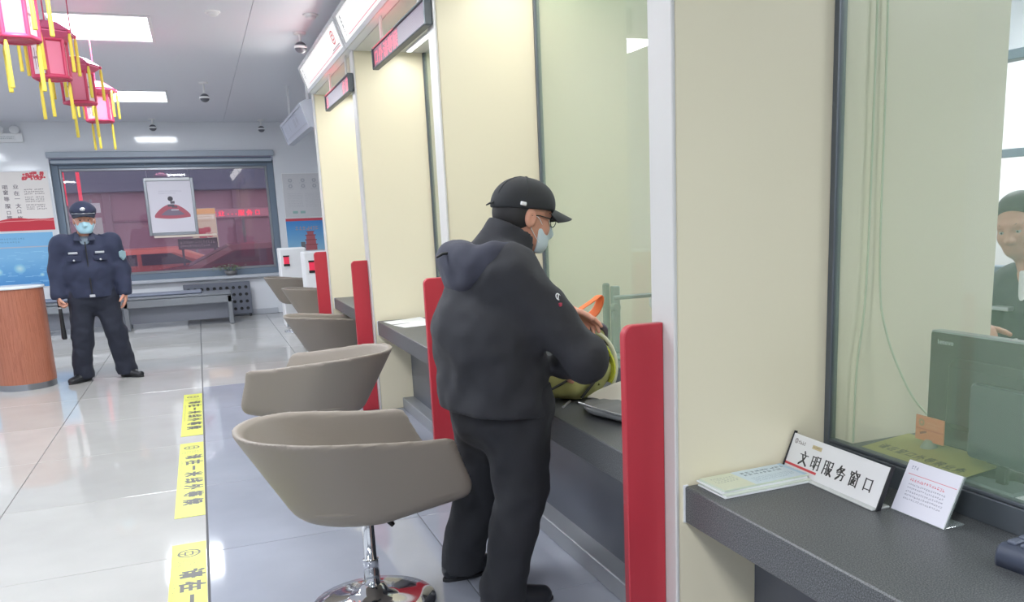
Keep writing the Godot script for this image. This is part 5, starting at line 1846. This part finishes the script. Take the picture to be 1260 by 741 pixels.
func bag() -> void:
	var canvas_mat := triplanar(mat(rgb(184, 184, 120), 0.8), 20.0)
	canvas_mat.normal_enabled = true
	canvas_mat.normal_texture = M.jacket.normal_texture
	canvas_mat.normal_scale = 0.3
	var lime := mat(rgb(206, 210, 76), 0.75)
	var strap := mat(rgb(66, 68, 66), 0.7)
	var o := thing("shoulder_bag", "slouching yellow green canvas bag with dark straps that the customer is packing", "bag", Vector3(1.42, TOP, -3.30))
	var s := SDF.new()
	s.ell(Vector3(-0.02, 0.075, 0), Vector3(0.17, 0.085, 0.10), Basis(), 0.04)
	s.ell(Vector3(0.05, 0.14, -0.02), Vector3(0.115, 0.135, 0.085), Basis(Vector3.BACK, -0.25), 0.06)
	s.ell(Vector3(-0.09, 0.11, 0.0), Vector3(0.075, 0.07, 0.075), Basis(), 0.05)
	s.cap(Vector3(0.03, 0.24, -0.03), Vector3(0.10, 0.27, -0.02), 0.045, 0.035, 0.05)
	s.cut(Vector3(0, 0.001, 0), Vector3.DOWN, 0.01)
	s.noise = folds
	s.amp = 0.03
	part("body", s.mesh(MB.new(), 0.007), canvas_mat, o)
	part("lime_panel", MB.new().sheet(8, 10, func(u: float, v: float) -> Vector3:
		var an := lerpf(-0.5, 1.15, v)
		return Vector3(0.035 + cos(an) * 0.135, 0.125 + sin(an) * 0.15, lerpf(0.055, -0.06, u) + 0.012 * sin(v * 7.0)), 0.006), lime, o, "bright lime end panel")
	for q in [[Vector3(-0.14, 0.06, 0.075), Vector3(-0.07, 0.10, 0.104), Vector3(0.0, 0.145, 0.094), Vector3(0.05, 0.20, 0.062)], [Vector3(-0.01, 0.015, 0.098), Vector3(0.04, 0.07, 0.104), Vector3(0.10, 0.12, 0.078), Vector3(0.155, 0.16, 0.03)]]:
		part("strap", MB.new().tube(smooth_path(q, 6), 0.011, 8, 0.5), strap, o)
	var edge := []
	for k in 12:
		var an := lerpf(-0.7, 1.2, k / 11.0)
		edge.append(Vector3(0.035 + cos(an) * 0.148, 0.125 + sin(an) * 0.165, 0.045))
	part("piping", MB.new().tube(edge, 0.009, 8), mat(rgb(222, 222, 196), 0.6), o)
	part("buckle", B(0.105, 0.215, -0.02, 0.155, 0.240, 0.045, 0.006), M.black, o)
	part("handle", MB.new().tube(smooth_path([Vector3(0.0, 0.36, 0.02), Vector3(0.05, 0.385, 0.01), Vector3(0.10, 0.408, 0.0), Vector3(0.135, 0.425, -0.01), Vector3(0.143, 0.40, -0.02), Vector3(0.128, 0.36, -0.03), Vector3(0.09, 0.325, -0.03), Vector3(0.07, 0.28, -0.03)], 6), 0.019, 8, 0.25), mat(rgb(236, 124, 72), 0.6), o, "orange webbing handle loop")
	part("flap", MB.new().tube(smooth_path([Vector3(0.04, 0.29, 0.03), Vector3(0.09, 0.31, 0.03), Vector3(0.135, 0.29, 0.02), Vector3(0.15, 0.25, 0.0)], 6), [0.02, 0.024, 0.028, 0.03, 0.03, 0.03, 0.03, 0.028, 0.028, 0.026, 0.026, 0.026, 0.024, 0.024, 0.022, 0.02, 0.02, 0.02, 0.018], 8, 0.6), mat(rgb(92, 84, 96), 0.7), o)
	# folded pouch
	var p := thing("pouch", "grey folded pouch with pale flap on the counter by the red fin", "pouch", Vector3(1.44, TOP, -2.90), 0.2)
	var ps := SDF.new()
	ps.ell(Vector3(0, 0.028, 0.0), Vector3(0.125, 0.032, 0.19), Basis(), 0.02)
	ps.cut(Vector3(0, 0.001, 0), Vector3.DOWN, 0.006)
	ps.noise = folds
	ps.amp = 0.012
	part("body", ps.mesh(MB.new(), 0.007), mat(rgb(112, 114, 116), 0.45), p)
	part("flap", MB.new().sheet(12, 8, func(u: float, v: float) -> Vector3:
		var x := (u - 0.5) * 2.0
		return Vector3(lerpf(0.10, -0.03, v) , 0.075 + 0.035 * (1.0 - x * x) * (1.0 - v) - 0.03 * v * v + 0.006 * sin(u * 9.0), x * 0.17), 0.006), mat(rgb(196, 192, 180), 0.7), p, "pale opened flap")
	part("zip", MB.new().tube(smooth_path([Vector3(-0.10, 0.040, 0.15), Vector3(-0.112, 0.044, 0.0), Vector3(-0.09, 0.040, -0.15)], 6), 0.004, 6), M.silver, p)
	var pen := thing("pen", "silver pen lying on the counter beside the grey pouch", "pen", Vector3(1.33, TOP + 0.006, -3.17), 0.9)
	part("barrel", MB.new().tube([Vector3(-0.06, 0, 0), Vector3(0.05, 0, 0)], 0.005, 8), M.silver, pen)
	part("tip", MB.new().tube([Vector3(0.05, 0, 0), Vector3(0.07, 0, 0)], [0.005, 0.001], 8), M.black, pen)
	part("clip", B(-0.058, 0.0045, -0.0015, -0.02, 0.0075, 0.0015, 0.0005), M.chrome, pen)

# ---------------------------------------------------------------- behind the glass
func inner_things() -> void:
	var desk := 0.755
	# monitor seen from behind
	var mo := thing("monitor", "black monitor seen from behind through the nearest glass", "monitor", Vector3(1.955, desk, -1.60), PI / 2)
	# local x runs along world -z, local z along world x
	part("case", MB.new().prism(rounded(0.53, 0.33, 0.012), -0.022, 0.02, 0.006).done_shift(Vector3(-0.265, 0.035, 0)), mat(rgb(30, 34, 37), 0.45), mo)
	part("back_hump", B(-0.17, 0.10, -0.065, 0.17, 0.30, -0.02, 0.02), mat(rgb(30, 34, 36), 0.5), mo)
	part("top_edge", B(-0.262, 0.358, -0.02, 0.262, 0.366, 0.018, 0.003), mat(rgb(150, 156, 158), 0.3), mo)
	part("screen", face(-0.25, 0.05, 0.25, 0.35, 0.0205), mat(rgb(26, 30, 36), 0.1), mo)
	part("neck", B(-0.03, 0.01, -0.045, 0.03, 0.12, -0.02, 0.006), M.black, mo)
	part("foot", MB.new().lathe([Vector2(0, 0), Vector2(0.11, 0), Vector2(0.112, 0.004), Vector2(0.105, 0.012), Vector2(0, 0.016)], 28), M.black, mo)
	var tm := TextMesh.new()
	var sf := SystemFont.new()
	sf.font_names = PackedStringArray(["Droid Sans"])
	sf.font_weight = 700
	tm.font = sf
	tm.text = "lenovo"
	tm.font_size = 16
	tm.pixel_size = 0.0011
	tm.depth = 0.001
	var wm := MeshInstance3D.new()
	wm.name = "maker_mark"
	wm.mesh = tm
	wm.material_override = mat(rgb(170, 176, 178), 0.4)
	wm.position = Vector3(0.205, 0.335, -0.0235)
	wm.rotation.y = PI
	mo.add_child(wm)
	# customer display standing closer to the glass
	var cdp := thing("customer_display", "dark slab display in front of the monitor, at the right picture edge", "display", Vector3(1.845, desk, -1.545), PI / 2)
	part("case", MB.new().prism(rounded(0.20, 0.20, 0.012), -0.012, 0.012, 0.004).done_shift(Vector3(-0.12, 0.06, 0)), mat(rgb(46, 58, 63), 0.35), cdp)
	part("stem", B(-0.04, 0.01, -0.008, -0.01, 0.075, 0.008, 0.003), M.black, cdp)
	part("foot", B(-0.10, 0.0, -0.05, 0.05, 0.012, 0.05, 0.005), mat(rgb(120, 132, 134), 0.4), cdp)
	# orange card on a clear holder
	var oc := canvas(160, 110, rgb(226, 132, 84))
	oc.fill_rect(Rect2i(0, 56, 160, 6), rgb(206, 108, 66))
	ring(oc, Vector2(34, 30), 12, 8, rgb(176, 140, 96))
	small_print(oc, Rect2(60, 20, 86, 30), 2, rgb(236, 176, 140), 3)
	line(oc, Vector2(30, 80), Vector2(60, 70), 8, rgb(150, 76, 50))
	var oo := thing("orange_card", "orange printed card propped against the monitor behind the glass", "card", Vector3(1.90, desk, -1.815), -PI / 2)
	part("card", B(-0.052, 0.045, -0.002, 0.052, 0.118, 0.002, 0.0008), mat(rgb(226, 140, 90), 0.6), oo)
	part("print", face(-0.0515, 0.0455, 0.0515, 0.1175, 0.0024), print_mat(oc, 0.5), oo)
	part("holder", MB.new().lathe([Vector2(0, 0), Vector2(0.05, 0), Vector2(0.052, 0.006), Vector2(0.03, 0.02), Vector2(0.012, 0.05), Vector2(0, 0.052)], 20), mat(rgb(150, 160, 140), 0.3), oo)
	# yellow notice lying inside against the glass
	var yn := canvas(560, 240, rgb(178, 174, 104))
	var x := 40
	for ch in ["请", "在", "窗", "口", "外", "等", "候", "业", "务"]:
		ink(yn, ch, Vector2(x, 140), 46, 5, rgb(92, 94, 60))
		x += 54
	var y := thing("yellow_notice", "yellow printed notice lying on the inner desk against the glass", "notice", Vector3(1.85, desk + 0.024, -1.765), 0.0)
	var sh := MB.new()
	sh.T = Transform3D(Basis(Vector3(0, 0, 1), 0.09), Vector3.ZERO)
	sh.box(Vector3(-0.095, -0.001, -0.18), Vector3(0.10, 0.001, 0.18))
	part("sheet", sh, mat(rgb(178, 174, 104), 0.6), y)
	var yf := MB.new()
	yf.T = sh.T
	yf.quad(Vector3(-0.095, 0.0014, -0.18), Vector3(-0.095, 0.0014, 0.18), Vector3(0.10, 0.0014, 0.18), Vector3(0.10, 0.0014, -0.18))
	part("print", yf, print_mat(yn, 0.5), y)
	part("tray", B(-0.085, -0.022, -0.17, 0.09, -0.014, 0.17, 0.002), M.frame_dark, y)
	# cables hanging down the partition
	var ca := [[Vector3(1.84, 2.66, 0), Vector3(1.845, 1.9, 0), Vector3(1.84, 1.25, 0), Vector3(1.815, 1.0, 0), Vector3(1.81, 0.76, 0)], [Vector3(1.87, 2.66, 0), Vector3(1.885, 1.9, 0), Vector3(1.89, 1.3, 0), Vector3(1.905, 1.1, 0.02), Vector3(1.965, 0.92, 0.06), Vector3(2.01, 0.84, 0.10)]]
	for i in 2:
		var pts := []
		for q in ca[i]:
			pts.append(q + Vector3(0, 0, FACES[0] + 0.012))
		var t := thing("cable", ["thin pale cable hanging straight down the partition behind glass", "thin pale cable curving to the orange card behind glass"][i], "cable", Vector3.ZERO, 0.0, "cables behind the glass")
		part("lead", MB.new().tube(smooth_path(pts, 8), 0.0032, 6), mat(rgb(196, 206, 176), 0.6), t)
	part("clip", B(1.83, 2.1, FACES[0] + 0.001, 1.90, 2.115, FACES[0] + 0.02, 0.002), M.white, get_node("cable"))
	# white paper at the right edge
	var wp := thing("paper_sheet", "white paper lying on the inner desk beside the dark display", "paper", Vector3(1.83, desk + 0.0008, -1.36), 0.25)
	part("sheet", B(-0.10, 0, -0.13, 0.10, 0.002, 0.13, 0.0005), M.paper, wp)
	# document camera on the inner desk of the customer's bay
	var metal := mat(rgb(136, 150, 146), 0.4, 0.5)
	var dc := thing("document_camera", "grey upright document camera with side arm behind the customer's glass", "document camera", Vector3(1.925, desk, -3.90))
	part("base", B(-0.07, 0, -0.10, 0.07, 0.018, 0.12, 0.005), metal, dc)
	part("column", B(-0.022, 0.018, -0.02, 0.022, 0.36, 0.012, 0.005), metal, dc)
	part("rear_plate", B(-0.055, 0.0, -0.045, -0.022, 0.375, -0.012, 0.008), mat(rgb(88, 104, 98), 0.45), dc)
	part("arm", B(-0.02, 0.29, 0.0, 0.235, 0.312, 0.022, 0.006), metal, dc)
	part("knob", MB.new().tube([Vector3(-0.015, 0.255, 0.01), Vector3(-0.015, 0.255, 0.045)], 0.022, 16), metal, dc)
	part("camera_head", B(0.20, 0.235, -0.02, 0.26, 0.290, 0.04, 0.008), M.white, dc)
	part("head_lead", MB.new().tube([Vector3(0.235, 0.235, 0.01), Vector3(0.24, 0.12, 0.01), Vector3(0.245, 0.0, 0.02)], 0.006, 6), M.black, dc)

# ---------------------------------------------------------------- lanterns, stickers, cameras
func lanterns() -> void:
	var pink := mat(rgb(214, 96, 138), 0.4)
	pink.backlight_enabled = true
	pink.backlight = Color(0.5, 0.12, 0.22)
	var red := mat(rgb(206, 66, 104), 0.4)
	var pale := canvas(64, 80, rgb(226, 214, 222))
	for q in [[10, 18, 40, 4], [14, 30, 30, 4], [8, 44, 44, 4], [20, 56, 26, 4], [30, 10, 4, 56]]:
		pale.fill_rect(Rect2i(q[0], q[1], q[2], q[3]), rgb(150, 120, 140))
	var panel := print_mat(pale, 0.4)
	var pmat2 := mat(rgb(232, 130, 160), 0.4)
	var gold := mat(rgb(238, 216, 84), 0.55)
	var o := thing("palace_lantern", "nearest pink six sided lantern, cut by the top left corner", "lantern", Vector3(-0.69, 2.49, -4.84), 0.2, "hanging palace lanterns")
	var ls := 0.74
	var hex := func(r: float, y: float, k: int) -> Vector3: return Vector3(cos(TAU * k / 6) * r * ls, y * ls, sin(TAU * k / 6) * r * ls)
	var tassel := MB.new()
	tassel.lathe([Vector2(0, 0.0), Vector2(0.006, -0.004), Vector2(0.010, -0.03), Vector2(0.010, -0.05), Vector2(0.0095, -0.06), Vector2(0.0105, -0.21), Vector2(0.009, -0.215), Vector2(0, -0.215)], 10)
	var ts := tassel.done()
	var bead := MB.new().ball(Vector3(0, 0.008, 0), Vector3(0.010, 0.012, 0.010), 10, 6).done()
	for y in [-0.15, 0.13]:
		var pts := []
		for k in 7:
			pts.append(hex.call(0.135, y, k))
		part("frame_ring", MB.new().tube(pts, 0.013, 6), red, o)
	for k in 6:
		part("post", MB.new().tube([hex.call(0.135, -0.15, k), hex.call(0.135, 0.13, k)], 0.011, 6), red, o)
		var a: Vector3 = hex.call(0.130, 0, k)
		var b: Vector3 = hex.call(0.130, 0, k + 1)
		var q := MB.new()
		var up := Vector3(0, 0.118 * ls, 0)
		var dn := Vector3(0, -0.138 * ls, 0)
		var ins := a.lerp(b, 0.5).normalized() * 0.006
		q.quad(a + dn, a + up, b + up, b + dn, Vector3.ZERO)
		q.quad(a + dn - ins, b + dn - ins, b + up - ins, a + up - ins)
		part("panel", q, panel if k % 2 == 0 else pmat2, o)
		# flared eaves
		var e0: Vector3 = hex.call(0.13, 0.13, k)
		var e1: Vector3 = hex.call(0.13, 0.13, k + 1)
		var o0: Vector3 = hex.call(0.21, 0.185, k)
		var o1: Vector3 = hex.call(0.21, 0.185, k + 1)
		var eq := MB.new()
		eq.quad(e0, o0, o1, e1, Vector3(0, 0.4, 0))
		eq.quad(e0 - Vector3(0, 0.008, 0), e1 - Vector3(0, 0.008, 0), o1 - Vector3(0, 0.008, 0), o0 - Vector3(0, 0.008, 0), Vector3(0, 0.4, 0))
		eq.quad(o0, o0 - Vector3(0, 0.008, 0), o1 - Vector3(0, 0.008, 0), o1, Vector3.ZERO)
		part("eave", eq, pink, o)
		part("crown_panel", MB.new().sheet(1, 1, func(u: float, v: float) -> Vector3: return (hex.call(0.205, 0.19, k) as Vector3).lerp(hex.call(0.205, 0.19, k + 1), u).lerp((hex.call(0.10, 0.255, k) as Vector3).lerp(hex.call(0.10, 0.255, k + 1), u), v), 0.006), pink, o)
		var tp: Vector3 = hex.call(0.21, 0.17, k)
		var tt := piece("tassel", ts, gold, o, tp)
		piece("bead", bead, red, tt, Vector3.ZERO)
		if k % 2 == 0:
			var t2 := piece("tassel", ts, gold, o, hex.call(0.12, -0.17, k) as Vector3)
			piece("bead", bead, red, t2, Vector3.ZERO)
	part("cord", MB.new().tube([Vector3(0, 0.24 * ls, 0), Vector3(0, CEIL - 2.49, 0)], 0.004, 6), red, o)
	part("cap", MB.new().lathe([Vector2(0.105, 0.25) * ls, Vector2(0.06, 0.275) * ls, Vector2(0, 0.28) * ls], 6), pink, o)
	part("base_plate", MB.new().lathe([Vector2(0, -0.158) * ls, Vector2(0.13, -0.158) * ls, Vector2(0.13, -0.148) * ls, Vector2(0, -0.148) * ls], 6), red, o)
	copy_of(o, "second pink lantern of the hanging row, beside the front lit ceiling panel", Vector3(-0.695, 2.49, -6.0), 0.45)
	copy_of(o, "third pink lantern of the hanging row", Vector3(-0.675, 2.49, -7.15), 0.1)
	copy_of(o, "farthest pink lantern, above the left corner of the street window", Vector3(-0.655, 2.49, -8.3), 0.35)

func small_fittings() -> void:
	# yellow floor stickers: emblem, then eight characters along the strip and a line of small print
	var img := canvas(1440, 132, rgb(204, 206, 62))
	ring(img, Vector2(120, 66), 40, 7, rgb(70, 70, 36))
	emblem(img, Vector2(120, 66), 40, rgb(70, 70, 36))
	for x in [196, 232]:
		small_print(img, Rect2(x, 10, 20, 112), 8, rgb(50, 50, 28), x, 0.7)
	var x := 300.0
	for ch in ["请", "在", "一", "米", "线", "外", "等", "候"]:
		ink(img, ch, Vector2(x, 8), 88, 14, rgb(30, 30, 20))
		x += 124
	small_print(img, Rect2(420, 108, 780, 15), 1, rgb(110, 112, 50), 4, 0.7)
	var pm := print_mat(img, 0.35)
	var lab := ["farthest yellow strip sticker on the floor by the tile seam", "middle yellow strip sticker on the floor by the tile seam", "nearest yellow strip sticker, cut by the lower picture edge"]
	for i in 3:
		var z: float = [-7.39, -5.50, -3.43][i]
		var o := thing("floor_sticker", lab[i], "sticker", Vector3(-0.204, 0.0004, z), 0.0, "yellow floor stickers")
		part("film", B(-0.075, 0, -0.83, 0.075, 0.0012, 0.83), mat(rgb(204, 206, 62), 0.4), o)
		var q := MB.new()
		q.quad(Vector3(-0.075, 0.0016, -0.83), Vector3(-0.075, 0.0016, 0.83), Vector3(0.075, 0.0016, 0.83), Vector3(0.075, 0.0016, -0.83))
		part("print", q, pm, o)
	# ceiling cameras
	var spots := [[Vector3(0.235, CEIL, -10.9), 0.13, "hanging ceiling camera between the lit panel and the grey sign"], [Vector3(-0.46, CEIL, -14.6), 0.09, "ceiling camera above the street window beside the lit panel's reflection"], [Vector3(1.10, CEIL, -14.7), 0.10, "ceiling camera near the right end of the street window"], [Vector3(0.99, CEIL, -8.0), 0.08, "dark ceiling camera beside the lit fascia sign"]]
	for s in spots:
		var o := thing("security_camera", s[2], "camera", s[0], 0.0, "ceiling cameras")
		part("rose", MB.new().lathe([Vector2(0, 0), Vector2(0, -0.015), Vector2(0.05, -0.015), Vector2(0.055, 0.0)], 20), M.white, o)
		part("stem", MB.new().tube([Vector3(0, -0.01, 0), Vector3(0, -s[1], 0)], 0.012, 10), M.white, o)
		part("ball", MB.new().ball(Vector3(0, -s[1] - 0.04, 0), Vector3(0.052, 0.048, 0.052), 20, 12), mat(rgb(96, 98, 106), 0.3), o)
		part("eye_ring", MB.new().lathe([Vector2(0.048, -s[1] - 0.05), Vector2(0.056, -s[1] - 0.045), Vector2(0.056, -s[1] - 0.03), Vector2(0.048, -s[1] - 0.025)], 20), M.white, o)
	for s in [[Vector3(0.28, CEIL, -7.35), "flat round smoke detector on the ceiling"], [Vector3(1.0, CEIL, -7.3), "small round ceiling fitting just beside the lit fascia signs"]]:
		var o := thing("smoke_detector", s[1], "smoke detector", s[0], 0.0, "smoke detectors")
		part("base", MB.new().lathe([Vector2(0, -0.012), Vector2(0.055, -0.012), Vector2(0.06, -0.006), Vector2(0.06, 0.0)], 24), M.white, o)
		part("grille", MB.new().lathe([Vector2(0, -0.034), Vector2(0.03, -0.032), Vector2(0.042, -0.022), Vector2(0.042, -0.012)], 24), M.white_metal, o)
